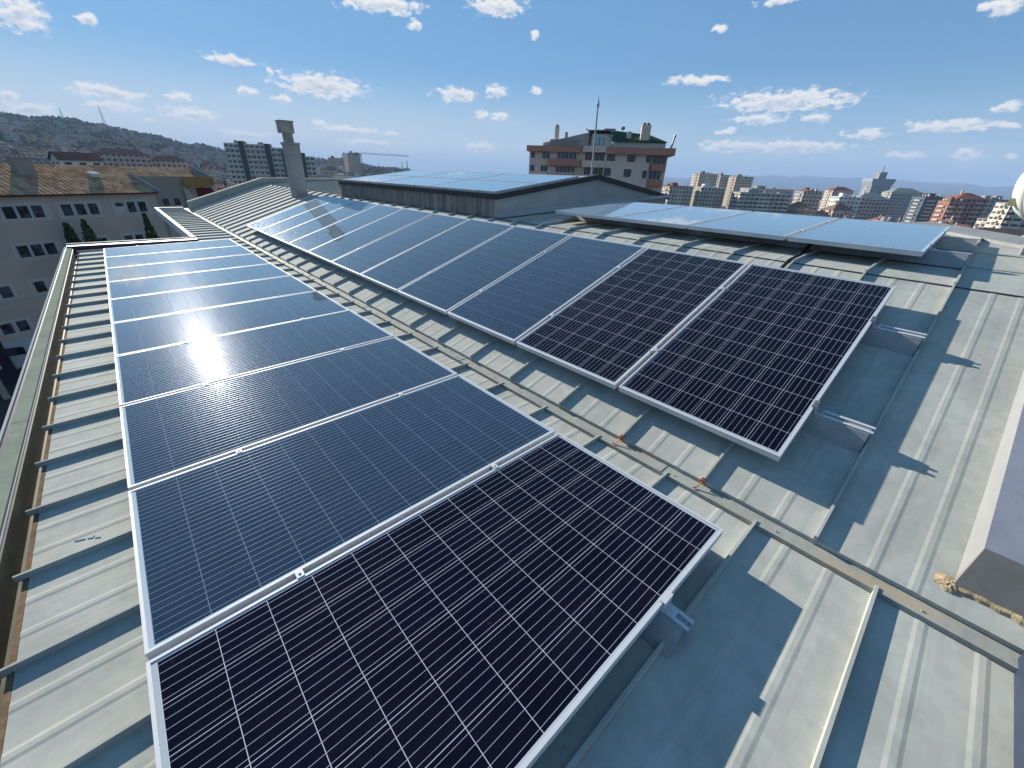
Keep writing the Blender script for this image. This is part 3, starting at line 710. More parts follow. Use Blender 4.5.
ORD = ['nearest', 'second', 'third', 'fourth', 'fifth', 'sixth', 'seventh', 'eighth', 'ninth', 'tenth', 'eleventh', 'twelfth']
L1 = ['black solar panel nearest the camera in the low left row beside the gutter', 'dark blue solar panel right behind the nearest black one in the low left row',
      'blue solar panel just below the sun glint in the low left row', 'blue solar panel carrying the bright sun glint in the low left row',
      'blue solar panel just beyond the sun glint in the low left row', 'sixth solar panel from the camera in the low row beside the gutter',
      'seventh solar panel from the camera in the low row beside the gutter', 'third solar panel from the far end of the low row beside the gutter',
      'last but one solar panel at the far end of the low row beside the gutter', 'farthest solar panel of the low row, against the dark end parapet']
rr_ = random.Random(5)
for k in range(10):
    o = place(pd if k == 0 else pb, (X1, 0.3020 + k * PITCH + 0.007, Z1), (R(rr_.uniform(-.12, .12)) if k else 0, -A1 + R(rr_.uniform(-.1, .1)) * (k > 0), 0), L1[k], 'solar panels in the low row beside the gutter')
    if k == 0:
        for s_ in (0.47, 1.46): clamp(o, s_, 0, True)
L2 = ['black solar panel at the near end of the sloping middle row', 'black solar panel second from the near end of the sloping middle row',
      'dark blue solar panel just beyond the two black ones in the sloping middle row']
for k in range(11):
    lab = L2[k] if k < 3 else ('farthest solar panel of the sloping middle row, below the metal chimney' if k == 10 else '%s solar panel from the near end of the sloping middle row' % ORD[k])
    o = place(pd if k < 2 else pb, (X2, 0.2902 + k * PITCH + 0.007, Z2), (R(rr_.uniform(-.12, .12)), -A2 + R(rr_.uniform(-.1, .1)), 0), lab, 'solar panels in the sloping middle row')
    if k == 0:
        for s_ in (0.47, 1.46): clamp(o, s_, 0, True)
L3 = ['rightmost solar panel of the flat row on top, nearest the camera', 'second solar panel from the right in the flat row on top', 'third solar panel from the right in the flat row on top',
      'leftmost solar panel of the flat row on top, half shaded by the raised roof block']
for k in range(4):
    o = place(pb, (X3, 0.2713 + k * PITCH + 0.016, Z3), (0, -A3, 0), L3[k], 'solar panels in the flat row on top')
    if k == 0:
        for s_ in (0.47, 1.46): clamp(o, s_, 0, True)
am = math.atan2(MRZ - ME, MR - MX0)
for j in range(2):                                   # landscape modules on the raised block
    for i in range(3):
        s_ = 0.02 + j * 1.03 + PW
        lab = '%s solar panel of the %s run lying on the raised roof block' % (('near', 'middle', 'far')[i], ('lower', 'upper')[j])
        o = copy_tree(pb)
        o.location = (MX0 + s_ * math.cos(am), MY0 + 0.08 + i * 2.0, ME + s_ * math.sin(am) + 0.055); o.rotation_euler = Matrix(((0, -math.cos(am), -math.sin(am)), (1, 0, 0), (0, -math.sin(am), math.cos(am)))).to_euler()
        tag(o, lab, 'solar panel', 'solar panels on the raised roof block')


def rail(x0, z0, a, s_, y0, y1, h, label):
    """folded tray rail: slotted top channel, sloping plate on the low side"""
    root = empty('mounting_rail', (x0, y0, z0), label, 'mounting rail', 'mounting rails under the solar rows', (0, -a, 0))
    ln = y1 - y0
    mb = MB()
    pr = [(s_ - 0.085, -h + 0.004), (s_ - 0.032, -0.052), (s_ + 0.032, -0.052), (s_ + 0.032, -h + 0.004), (s_ + 0.036, -h + 0.004), (s_ + 0.036, -0.048), (s_ - 0.034, -0.048), (s_ - 0.11, -h + 0.004)]
    mb.extr([(x, 0, z) for x, z in pr], (0, ln, 0)); mb.build('tray', M['alu_dull'], root, local=True)
    mb = MB()
    for q in (-0.026, 0.012): mb.box(s_ + q, s_ + q + 0.014, -0.012, ln, -0.0475, -0.041)
    mb.build('channel', M['alu'], root, local=True)
    return root


rail(X1, Z1, A1, 1.46, 0.215, 10.6, 0.135, 'short ended rail under the upper edge of the low left row')
rail(X1, Z1, A1, 0.47, 0.26, 10.6, 0.135, 'rail under the gutter side of the low left row')
rail(X2, Z2, A2, 0.47, 0.031, 11.5, 0.152, 'long rail under the lower part of the sloping middle row')
rail(X2, Z2, A2, 1.46, 0.031, 11.5, 0.152, 'long rail under the upper part of the sloping middle row')
rail(X3, Z3, A3, 0.47, 0.031, 4.5, 0.155, 'rail under the lower side of the flat top row')
rail(X3, Z3, A3, 1.46, 0.031, 4.5, 0.155, 'rail under the outer side of the flat top row')

o = empty('black_cable', (4.06, 1.115, zup(4.06)), 'black cable running up beside a seam between the middle row and the top row', 'cable')
mb = MB(); mb.tube([(3.9, 1.115, zup(3.9) + .02), (4.2, 1.118, zup(4.2) + .018), (4.44, 1.116, ZB + .02), (4.7, 1.12, zflat(4.7) + .022), (4.95, 1.13, zflat(4.95) + .06), (5.2, 1.14, zflat(5.2) + .10)], .016, 8); mb.build('sheath', M['black'], o, smooth=True)
mb = MB(); mb.box(4.22, 4.25, 1.09, 1.14, zup(4.23) + .003, zup(4.23) + .042); mb.build('clip', M['alu_dull'], o)
# satellite dish at the right edge
o = empty('satellite_dish', (6.3, -0.2, -0.55), 'white satellite dish on a post at the right roof edge', 'satellite dish')
axis = Vector((-0.40, -0.88, 0.22)).normalized(); cen = Vector((6.2, -0.22, 0.045))
mb = MB(); mb.lathe([(0.0, -0.17), (0.10, -0.165), (0.19, -0.13), (0.26, -0.06), (0.285, 0.0), (0.278, 0.0), (0.25, -0.055), (0.18, -0.118), (0.10, -0.15), (0, -0.155)], cen, axis, 40); mb.build('bowl', M['dish'], o, smooth=True)
mb = MB(); mb.lathe([(0.283, -0.012), (0.300, -0.008), (0.300, 0.010), (0.268, 0.010), (0.268, -0.01)], cen, axis, 40); mb.build('rim', M['white_trim'], o, smooth=True)
mb = MB(); mb.lathe([(0, -0.03), (0.267, -0.02), (0.267, -0.03)], cen, axis, 40); mb.build('face_cover', M['dish_in'], o)  # dark disc added in the bowl: its colour carries the shade inside
mb = MB(); mb.box(6.02, 6.07, -0.085, -0.03, -0.10, -0.035); mb.build('clip', M['yellowed'], o)
mb = MB(); mb.tube([(6.4, -0.30, -0.6), (6.4, -0.30, -0.12), cen - axis * 0.15], 0.022, 10); mb.build('post', M['steel'], o)

# lightning rod on the block's far slope
o = empty('lightning_rod', (8.95, 7.0, -0.22), 'thin grey lightning rod with a pointed tip rising behind the raised roof block', 'lightning rod')
mb = MB(); mb.tube([(8.95, 7, -0.25), (8.93, 7, 0.6), (8.90, 7, 1.45)], [0.026, 0.022, 0.016], 10); mb.build('pole', M['alu_dull'], o)
mb = MB(); mb.lathe([(0.005, 1.44), (0.030, 1.45), (0.034, 1.50), (0.015, 1.56), (0.004, 1.66), (0, 1.67)], (8.90, 7, 0), (0, 0, 1), 10); mb.build('tip', M['steel'], o)
mb = MB(); mb.box(8.88, 9.02, 6.93, 7.07, -0.29, -0.215); mb.build('foot_plate', M['alu_dull'], o)

# ================================================================ NEIGHBOUR WITH TILED ROOF
nb = empty('tile_roofed_building', (-2.1, 51, -15), 'long grey rendered building with a brown clay tiled roof beyond the gutter', 'building', rot=(0, 0, R(27)))
def NBz(z): return z + 15.0
W_ = MB()
DEP = 11.0; EZ = NBz(-2.42); RG = 5.3; RZ = EZ + RG * math.tan(R(20))
W_.box(-40, 6.0, 0, DEP, 0, EZ - 0.05)
W_.box(-1.56, -1.50, -0.03, 0, 0, EZ - .06)
W_.build('wall', M['render'], nb, local=True)
mb = MB(); mb.box(6.0, 12.0, 3.0, DEP, 0, NBz(-1.30)); mb.build('set_back_wall', M['render2'], nb, local=True)
mb = MB(); mb.box(-40, 6.1, -0.05, -0.001, NBz(-9.85), NBz(-9.70)); mb.build('string_course', M['frame'], nb, local=True)
def troof(mb, a0, a1, b0, z0, b1, z1, th=0.12):
    Lr = math.hypot(b1 - b0, z1 - z0)
    mb.quad((a0, b0, z0), (a1, b0, z0), (a1, b1, z1), (a0, b1, z1), 0, [(a0, 0), (a1, 0), (a1, Lr), (a0, Lr)])
    mb.quad((a0, b0, z0 - th), (a0, b1, z1 - th), (a1, b1, z1 - th), (a1, b0, z0 - th), 1)
    mb.quad((a0, b0, z0 - th), (a1, b0, z0 - th), (a1, b0, z0), (a0, b0, z0), 1); mb.quad((a1, b0, z0 - th), (a1, b1, z1 - th), (a1, b1, z1), (a1, b0, z0), 1)
mb = MB()
zr = lambda b: EZ + b * math.tan(R(20))
troof(mb, -41, 6.3, -0.35, zr(-0.35), 3.05, zr(3.05)); troof(mb, -41, 13.6, 3.05, zr(3.05), RG, zr(RG))
troof(mb, 13.6, -41, 2 * RG + .4, zr(-.4), RG, zr(RG))
rf = mb.build('roof', [M['tile'], M['maroon']], nb, local=True)
mb = MB(); mb.hexa([(6.2, -.4, zr(-.4) - .1), (6.55, -.4, zr(-.4) - .1), (6.55, 3.1, zr(3.1) - .1), (6.2, 3.1, zr(3.1) - .1), (6.25, -.4, zr(-.4) + .18), (6.5, -.4, zr(-.4) + .18), (6.5, 3.1, zr(3.1) + .18), (6.25, 3.1, zr(3.1) + .18)])
mb.hexa([(13.5, 3., zr(3.) - .1), (13.9, 3., zr(3.) - .1), (13.9, 5.5, zr(5.5) - .1), (13.5, 5.5, zr(5.5) - .1), (13.55, 3., zr(3.) + .3), (13.85, 3., zr(3.) + .3), (13.85, 5.5, zr(5.5) + .3), (13.55, 5.5, zr(5.5) + .3)])
mb.build('verge', M['r_grey'], rf, local=True)
mb = MB(); mb.box(-1.35, -0.3, 3.1, 4.1, zr(2.8), NBz(-0.14)); mb.box(-1.42, -.23, 3.03, 4.17, NBz(-0.14), NBz(-0.05)); mb.build('chimney', M['render2'], rf, local=True)
mb = MB(); mb.hexa([(3.1, 2.7, zr(2.7) + .02), (3.75, 2.7, zr(2.7) + .02), (3.75, 3.4, zr(3.4) + .02), (3.1, 3.4, zr(3.4) + .02), (3.1, 2.7, zr(2.7) + .3), (3.75, 2.7, zr(2.7) + .3), (3.75, 3.4, zr(3.4) + .22), (3.1, 3.4, zr(3.4) + .22)]); mb.build('roof_hatch', M['creamtrim'], rf, local=True)
mb = MB(); mb.box(10.7, 14.0, 2.6, 2.75, NBz(-2.25), NBz(-1.30)); mb.build('eave_board', M['ochre'], nb, local=True)
mb = MB(); mb.hexa([(10.8, 3.0, NBz(-5)), (16, 3.0, NBz(-5)), (16, 7, NBz(-5)), (10.8, 7, NBz(-5)), (10.8, 3.6, NBz(-2.4)), (14.1, 3.6, NBz(-2.4)), (14.1, 7, NBz(-2.4)), (10.8, 7, NBz(-2.4))]); mb.build('annex_roof', M['maroon'], nb, local=True)
mb = MB(); mb.add([(10.6, 2.98, NBz(-6)), (12.6, 2.98, NBz(-6)), (12.6, 2.98, NBz(-4.4)), (10.6, 2.98, NBz(-2.2)), (10.6, 2.7, NBz(-6)), (12.6, 2.7, NBz(-6)), (12.6, 2.7, NBz(-4.4)), (10.6, 2.7, NBz(-2.2))], [(7, 6, 5, 4), (0, 1, 2, 3), (3, 2, 6, 7), (2, 1, 5, 6), (0, 3, 7, 4)]); mb.build('annex_gable', M['render'], nb, local=True)


def nb_window(a, z0, z1, b=0.0, w_=0.62, curtained=False):
    mb = MB(); f = 0.06
    mb.box(a - w_ / 2 - f, a + w_ / 2 + f, b - 0.035, b - 0.001, z0 - f, z0); mb.box(a - w_ / 2 - f, a + w_ / 2 + f, b - 0.035, b - 0.001, z1, z1 + f)
    mb.box(a - w_ / 2 - f, a - w_ / 2, b - 0.035, b - 0.001, z0, z1); mb.box(a + w_ / 2, a + w_ / 2 + f, b - 0.035, b - 0.001, z0, z1)
    wf = mb.build('window', M['frame'], nb, local=True)
    mb = MB(); mb.box(a - w_ / 2, a + w_ / 2, b - 0.020, b - 0.001, z0, z1); mb.build('pane', M['curtain'] if curtained else M['glass'], wf, local=True)  # some panes take the pale curtain material instead of glass
    if curtained:
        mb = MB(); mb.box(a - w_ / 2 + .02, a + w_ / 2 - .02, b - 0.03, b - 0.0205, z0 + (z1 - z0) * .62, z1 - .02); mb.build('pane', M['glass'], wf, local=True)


for fl_, (z0, z1) in enumerate(((-4.16, -3.32), (-6.90, -6.06), (-9.58, -8.75), (-12.2, -11.4))):
    for gi, g0 in enumerate((-15.6, -11.7, -7.9, -4.18, -0.80, 2.90)):
        gs = g0 + (0, -.25, -.3, -.35)[fl_]
        mb = MB(); mb.box(gs - .55, gs + 2.32, -0.0008 - .012, -0.0008, NBz(z0) - .22, NBz(z1) + .22); mb.build('window_surround', M['surround'], nb, local=True)
        for j in range(3):
            a = g0 + j * (0.80 if gi == 3 else 0.88)
            if fl_ > 0: a += {1: -0.25, 2: -0.3, 3: -0.35}[fl_]
            if fl_ == 2 and j == 1 and gi in (2, 3): continue
            nb_window(a, NBz(z0), NBz(z1), curtained=(gi == 5 and j == 0 and fl_ == 0) or (gi * 7 + j * 3 + fl_ * 5) % 11 == 0)
for a in (8.6, 9.7): nb_window(a, NBz(-4.0), NBz(-3.3), 3.0)
bpy.context.view_layer.update()


def leafy(name, parent, c, n, fn, size, m_, rnd):
    mb = MB()
    for i in range(n):
        p = fn(rnd); d = Vector((rnd.gauss(0, 1), rnd.gauss(0, 1), rnd.gauss(0, 1))).normalized(); e = d.orthogonal().normalized(); s_ = size * rnd.uniform(.6, 1.3)
        u_ = e * s_; v_ = d.cross(e) * s_ * rnd.uniform(.5, 1)
        mb.quad(p - u_, p - v_ * .6, p + u_, p + v_ * .6)
    return mb.build(name, m_, parent)


def cypress(x, y, top, h, r, lean, label, seed):
    rnd = random.Random(seed)
    zb = -15.0
    o = empty('cypress_tree', (x, y, zb), label, 'cypress tree', 'cypress trees in front of the tiled building')
    mb = MB(); mb.tube([(x, y, zb), (x, y, top - h * .75), (x, y, top - h * .3)], [.16, .12, .04], 8); mb.build('trunk', M['bark'], o)
    def fn(q):
        k = q.random() ** 0.8; t = 1 - k; rad = r * (min(1, k * 2.6 + .06) ** 0.7) * (1 - 0.25 * k) * (0.75 + 0.35 * math.sin(t * 17 + seed) * .3)
        an = q.uniform(0, 6.283); rho = rad * math.sqrt(q.uniform(.25, 1.0)) * q.uniform(.8, 1.12)
        return Vector((x + rho * math.cos(an) + lean * (1 - k) * .3, y + rho * math.sin(an), top - k * h))
    leafy('crown', o, None, 3600, fn, 0.13, M['cypress'], rnd)


cypress(-3.0, 48.5, -4.45, 9.8, 0.92, -.4, 'slim dark cypress, left one of the pair before the grey wall', 11)
cypress(-1.95, 48.2, -4.25, 9.8, 0.98, -.4, 'slim dark cypress, right one of the pair before the grey wall', 12)
cypress(1.9, 49.0, -3.95, 9.8, 0.8, -.3, 'lone slim dark cypress standing right of the pair before the grey wall', 13)

# entrance canopy and van below the gutter
o = empty('entrance_canopy', (-16, 41, -15), 'flat cream canopy roof with a dark blue stripe below the gutter', 'canopy')
mb = MB(); mb.box(-26, -8.6, 41, 44.5, -11.55, -11.2); mb.build('roof_slab', M['creamtrim'], o)
mb = MB(); mb.box(-26, -8.6, 40.9, 41.0, -11.85, -11.5); mb.box(-26, -8.6, 40.9, 41.0, -12.7, -12.3); mb.build('fascia', M['frame'], o)
mb = MB(); mb.box(-26, -8.6, 40.92, 40.99, -12.298, -11.852); mb.build('blue_stripe', mat('navy_stripe', (0.03, 0.03, 0.16), 0.5), o)
for x in (-25.5, -20, -14.5, -9.2):
    mb = MB(); mb.box(x - .15, x + .15, 41.2, 41.5, -15, -11.56); mb.build('column', M['render2'], o)
mb = MB(); mb.box(-26, -8.7, 44.2, 44.45, -15, -11.56); mb.build('back_wall', M['dark_trim'], o)
o = empty('parked_van', (-9.3, 47.5, -15), 'small pale van parked beyond the cream canopy below', 'van')
mb = MB(); mb.extr([(-11.2, 46.6, -14.6), (-7.2, 46.6, -14.6), (-7.2, 46.6, -13.7), (-7.9, 46.6, -12.85), (-11.2, 46.6, -12.75)], (0, 1.8, 0)); mb.build('body', mat('pale_van_paint', (0.5, 0.54, 0.58), 0.35), o)
mb = MB(); mb.box(-10.9, -9.6, 46.585, 46.599, -13.6, -13.0); mb.box(-9.4, -8.2, 46.585, 46.599, -13.6, -13.0); mb.build('side_window', M['glass'], o)
for x in (-10.4, -8.0):
    for y in (46.55, 48.25):
        mb = MB(); mb.lathe([(0, 0), (.33, 0), (.33, .2), (0, .2)], (x, y, -14.67), (0, 1, 0), 16); mb.build('wheel', M['black'], o)

# ================================================================ PINK APARTMENT BLOCK (107 m away)
D_ = 107.0; AZ_ = R(52.5)
uu = Vector((math.cos(AZ_), -math.sin(AZ_), 0))
pk = empty('pink_apartment_block', (D_ * math.sin(AZ_), D_ * math.cos(AZ_), -30), 'pink and brick red apartment block with dark green roof behind the lightning rod', 'apartment block', rot=(0, 0, -AZ_))
# crop coordinates of the photograph turned into metres on its facade
def U(xc): return (xc - 520) / 27.5
def V(yc): return (563 - yc) / 31.6 + 30
def pbox(name, x0, x1, y0, y1, b0, b1, m_, par=pk):
    mb = MB(); mb.box(U(x0), U(x1), b0, b1, V(y1), V(y0)); return mb.build(name, m_, par, local=True)
def vb(z): return 563 - (z - 30) * 31.6
pbox('wall', 82, 440, 368, vb(0), 1.5, 14, M['pinkwall'])
pbox('wall', 560, 835, 368, vb(0), 0, 14, M['pinkwall'])
pbox('recess_wall', 440, 560, 300, vb(0), 2.5, 13, M['redwall'])
pbox('end_bay', 835, 945, 368, vb(0), 2.2, 12, M['pinkwall'])
pbox('balcony_band', 66, 410, 366, 402, 0.4, 14.6, M['redwall']); pbox('balcony_band', 425, 565, 362, 400, -0.9, 2.4, M['pinkwall']); pbox('balcony_band', 566, 972, 364, 408, -0.8, 14.6, M['redwall'])
pbox('balcony', 205, 415, 446, 490, 0.3, 1.49, M['redwall']); pbox('balcony', 205, 415, 545, 590, 0.3, 1.49, M['redwall'])
pbox('balcony', 425, 562, 452, 495, -0.8, 2.4, M['pinkwall']); pbox('balcony', 425, 562, 545, 590, -0.8, 2.4, M['pinkwall'])
pbox('balcony', 848, 938, 462, 503, 0.6, 2.19, M['redwall']); pbox('balcony', 835, 930, 560, 602, 0.6, 2.19, M['redwall'])
for (x0, x1, y0, y1, b) in ((92, 118, 405, 442, 1.5), (165, 213, 405, 445, 1.5), (262, 385, 405, 445, 1.5), (90, 118, 492, 530, 1.5), (158, 205, 492, 530, 1.5), (258, 382, 495, 532, 1.5), (432, 555, 408, 448, 2.5), (432, 555, 500, 540, 2.5),
                            (578, 620, 405, 447, 0), (570, 606, 500, 542, 0), (702, 742, 405, 449, 0), (692, 730, 502, 545, 0), (815, 834, 412, 452, 0), (806, 826, 508, 550, 0), (860, 935, 412, 458, 2.2), (850, 922, 508, 556, 2.2), (570, 606, 590, 632, 0), (685, 722, 592, 636, 0)):
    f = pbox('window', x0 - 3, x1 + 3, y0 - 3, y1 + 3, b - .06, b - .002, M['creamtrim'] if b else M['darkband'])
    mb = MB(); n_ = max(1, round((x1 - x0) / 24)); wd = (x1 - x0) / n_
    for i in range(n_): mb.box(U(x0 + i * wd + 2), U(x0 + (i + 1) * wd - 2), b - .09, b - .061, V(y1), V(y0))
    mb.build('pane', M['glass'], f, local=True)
rfm = MB()
rfm.add([(U(440), 1, V(262)), (U(575), 0.2, V(268)), (U(600), .4, V(332)), (U(922), .4, V(327)), (U(828), 6, V(272)), (U(560), 6, V(245)), (U(440), 8, V(258)), (U(560), 14, V(300)), (U(922), 14, V(327)), (U(440), 14, V(300))],
        [(2, 3, 4, 5), (1, 2, 5), (0, 1, 5, 6), (3, 8, 4), (4, 8, 7, 5), (5, 7, 9, 6)])
g_ = rfm.build('roof', M['greenroof'], pk, local=True)
mb = MB(); mb.add([(U(165), 1.8, V(362)), (U(450), 1.8, V(362)), (U(450), 1.8, V(275)), (U(410), 1.8, V(284)), (U(165), 1.8, V(346)), (U(165), 10, V(362)), (U(450), 10, V(362)), (U(450), 10, V(275)), (U(410), 10, V(284)), (U(165), 10, V(346))],
             [(0, 1, 2, 3, 4), (9, 8, 7, 6, 5), (3, 2, 7, 8), (4, 3, 8, 9), (1, 6, 7, 2), (0, 4, 9, 5)]); mb.build('sloped_attic', M['render'], pk, local=True)
pbox('attic_wall', 470, 595, 285, 366, 1.0, 9, M['creamtrim']); pbox('attic_wall', 601, 915, 333, 366, 1.0, 12, M['creamtrim'])
f = pbox('window', 488, 548, 312, 352, .93, .998, M['darkband']); mb = MB(); mb.box(U(491), U(516), .9, .929, V(350), V(314)); mb.box(U(520), U(545), .9, .929, V(350), V(314)); mb.build('pane', M['curtain'], f, local=True)
f = pbox('window', 210, 395, 322, 358, 1.75, 1.798, M['render2'])
c_ = pbox('chimney', 232, 258, 240, 350, 3, 4, M['pinkwall'], g_); c_ = pbox('chimney', 762, 816, 222, 318, 1.8, 3.2, M['pinkwall'], g_)
for xq_ in (778, 800):
    mb = MB(); mb.box(U(xq_ - 7), U(xq_ + 7), 2.2, 2.8, V(222), V(210)); mb.build('chimney_pot', M['maroon'], g_, local=True)
mb = MB(); mb.box(U(237), U(253), 3.3, 3.7, V(240), V(228)); mb.build('chimney_pot', M['maroon'], g_, local=True)
c_ = pbox('chimney', 296, 312, 270, 312, 4, 4.8, M['render2'], g_); pbox('roof_vent', 680, 706, 262, 304, 2.5, 3.2, M['creamtrim'], g_); pbox('skylight', 540, 610, 240, 262, 5, 7, M['render2'], g_)
mb = MB(); mb.lathe([(0, -.1), (.3, -.05), (.45, .1), (.42, .1), (0, -.02)], (U(655), 4, V(242)), (-.3, -1, .5), 16); mb.tube([(U(655), 4, V(242)), (U(650), 4.2, V(268))], .05, 6); mb.build('satellite_dish', M['r_grey'], g_, local=True)
mb = MB(); mb.tube([(U(945), 0.4, V(372)), (U(958), 0.4, V(288))], .2, 8); mb.tube([(U(957), .4, V(292)), (U(959), .4, V(284))], .28, 8); mb.build('vent_stack', M['steel'], pk, local=True)
mb = MB(); mb.tube([(U(432), 2.2, V(262)), (U(432), 2.2, V(252))], .25, 8); mb.build('roof_vent', M['creamtrim'], g_, local=True)
bpy.context.view_layer.update()

# ================================================================ FAR BUILDINGS
def block_mesh(name, wx, wy, h, fm, rm, roof='flat', extra=0):
    """one far building as one mesh, walls with uv in metres"""
    mb = MB(); x0, x1, y0, y1 = -wx / 2, wx / 2, -wy / 2, wy / 2; zb = -12
    for (a, b) in (((x0, y0), (x1, y0)), ((x1, y0), (x1, y1)), ((x1, y1), (x0, y1)), ((x0, y1), (x0, y0))):
        L_ = math.hypot(b[0] - a[0], b[1] - a[1])
        mb.quad((a[0], a[1], zb), (b[0], b[1], zb), (b[0], b[1], h), (a[0], a[1], h), 0, [(0, zb), (L_, zb), (L_, h), (0, h)])
    if roof == 'flat':
        mb.box(x0 - .3, x1 + .3, y0 - .3, y1 + .3, h, h + 0.5, 1)
        for q in range(extra):
            mb.box(x0 + wx * (.2 + .35 * q), x0 + wx * (.4 + .35 * q), y0 + wy * .3, y0 + wy * .65, h + .5, h + 3, 1)
        q_ = random.Random(int(wx * 31 + wy * 17 + h * 7 + len(fm)))
        for i in range(7):
            a_ = q_.uniform(x0 + .5, x1 - 2.2); b_ = q_.uniform(y0 + .5, y1 - 2.2); mb.box(a_, a_ + q_.uniform(.6, 2.0), b_, b_ + q_.uniform(.6, 1.6), h + .5, h + q_.uniform(1.0, 2.3), q_.choice((1, 2, 2)))
        for i in range(2): a_ = q_.uniform(x0 + 1, x1 - 1); mb.tube([(a_, 0, h + .4), (a_, 0, h + q_.uniform(3, 5))], .09, 4, 1)
    elif roof == 'gable':
        o_ = .5; rz = wy * 0.28
        mb.add([(x0 - o_, y0 - o_, h - .1), (x1 + o_, y0 - o_, h - .1), (x1 + o_, y1 + o_, h - .1), (x0 - o_, y1 + o_, h - .1), (x0 - o_, 0, h + rz), (x1 + o_, 0, h + rz)], [(0, 1, 5, 4), (2, 3, 4, 5), (3, 2, 1, 0)], 1)
        mb.add([(x0, y0, h), (x0, y1, h), (x0, 0, h + rz - .2), (x1, y0, h), (x1, y1, h), (x1, 0, h + rz - .2)], [(1, 0, 2), (3, 4, 5)], 2)
    else:
        o_ = .6; rz = min(wx, wy) * 0.25; k = min(wx, wy) * .45
        mb.add([(x0 - o_, y0 - o_, h), (x1 + o_, y0 - o_, h), (x1 + o_, y1 + o_, h), (x0 - o_, y1 + o_, h), (x0 + k, 0, h + rz), (x1 - k, 0, h + rz)] if wx >= wy else
               [(x0 - o_, y0 - o_, h), (x1 + o_, y0 - o_, h), (x1 + o_, y1 + o_, h), (x0 - o_, y1 + o_, h), (0, y0 + k, h + rz), (0, y1 - k, h + rz)],
               [(0, 1, 5, 4), (1, 2, 5), (2, 3, 4, 5), (3, 0, 4), (3, 2, 1, 0)] if wx >= wy else [(0, 1, 4), (1, 2, 5, 4), (2, 3, 5), (3, 0, 4, 5), (3, 2, 1, 0)], 1)
    if roof != 'gable' or wx > 12:
        q_ = random.Random(int(wx * 13 + h)); k = 1
        while h - 3 * k > -6:                        # balcony slabs and parapets on two sides
            z = math.floor(h / 3) * 3 - 3 * (k - 1)
            for (u0, u1) in ((.08, .34), (.62, .90)):
                if z < h - .5: mb.box(x0 + wx * u0, x0 + wx * u1, y0 - 1.1, y0 - .002, z - .15, z + .85, 2)
            if z < h - .5: mb.box(x0 - 1.0, x0 - .002, y0 + wy * .25, y0 + wy * .65, z - .15, z + .85, 2)
            k += 1
    if roof != 'flat':
        a_ = x0 + wx * .3; mb.box(a_, a_ + .9, .6, 1.5, h + .5, h + min(wx, wy) * .28 + 1.2, 2)
    wm = {'f_yellow': 'creamtrim', 'f_white': 'r_white'}.get(fm, 'balc')
    return mb.build(name, [M[fm], M[rm], M[wm]])


def put(o, az, r, rot, zoff=0.0):
    p = gpt(az, r); o.location = (p.x, p.y, p.z + zoff); o.rotation_euler = (0, 0, rot); return o


def town(protos, n, azr, rr, seed, label, cat, group, top_el=None, minsep=9, size=1.0, tall=1.15):
    rnd = random.Random(seed); done = []; tries = 0; first = {}
    while len(done) < n and tries < n * 60:
        tries += 1
        az = rnd.uniform(*azr); r = math.exp(rnd.uniform(math.log(rr[0]), math.log(rr[1])))
        p = gpt(az, r)
        if any((p.x - q.x) ** 2 + (p.y - q.y) ** 2 < (minsep + r * .004) ** 2 for q in OCC): continue
        ob, hh = rnd.choice(protos)
        if top_el is not None and math.degrees(math.atan2(p.z + hh, r)) > top_el(az): continue
        if id(ob) in first: c = ob.copy(); COL.objects.link(c)
        else: c = ob; first[id(ob)] = 1
        put(c, az, r, -R(az) + rnd.choice((0, 1.57)) + rnd.gauss(.45, .3)); s_ = rnd.uniform(.85, 1.15); c.scale = (s_ * size, s_ * size, rnd.uniform(.8, tall) * size)
        tag(c, label, cat, group); done.append(c); OCC.append(p)
    for ob, hh in protos:
        if id(ob) not in first: bpy.data.objects.remove(ob)
    return done


OCC = []
# --- the long white apartment block on the left, 360 m away
def far_named(name, label, cat, az, r, wx, wy, ztop, fm, rm, roof='flat', rot=None, extra=1):
    p = gpt(az, r); o = block_mesh(name, wx, wy, ztop - p.z, fm, rm, roof, extra)
    put(o, az, r, -R(az) + (0.5 if az > 55 else 0) if rot is None else rot); OCC.append(p); return tag(o, label, cat)


ap = empty('white_apartment_block', tuple(gpt(13.2, 360)), 'long white apartment block with dark stair strips left of the metal chimney', 'apartment block', rot=(0, 0, -R(13.2) - .12))
gz = gpt(13.2, 360).z
segs = [(-17.5, -9.2, 12.6), (-5.8, 6.0, 12.6), (9.4, 15.5, 11.2), (18.7, 27.0, 9.0), (30.0, 36, 6.8)]
for (x0, x1, zt) in segs:
    h = zt - gz
    mb = MB(); mb.box(x0, x1, 0, 14, 0, h); wl_ = mb.build('wing', M['cream_render'], ap, local=True)
    k = 1
    while k * 3.1 < h:
        z = h - k * 3.1 + 0.5
        mb = MB(); n_ = max(1, int((x1 - x0) / 2.4)); wd = (x1 - x0) / n_
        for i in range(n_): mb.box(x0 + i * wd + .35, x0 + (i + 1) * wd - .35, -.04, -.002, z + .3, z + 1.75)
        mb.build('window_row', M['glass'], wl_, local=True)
        mb = MB(); mb.box(x0 - .5, x1 + .5, -0.9, -.05, z - .75, z - .45); mb.build('balcony', M['render'], wl_, local=True)
        k += 1
        if k > 8: break
for x0, x1, zt in ((-9.2, -5.8, 14.0), (6.0, 9.4, 13.2), (15.5, 18.7, 10.8), (27.0, 30.0, 8.8)):
    mb = MB(); mb.box(x0, x1, -.3, 13, 0, zt - gz); mb.build('stair_strip', M['darkband'], ap, local=True)
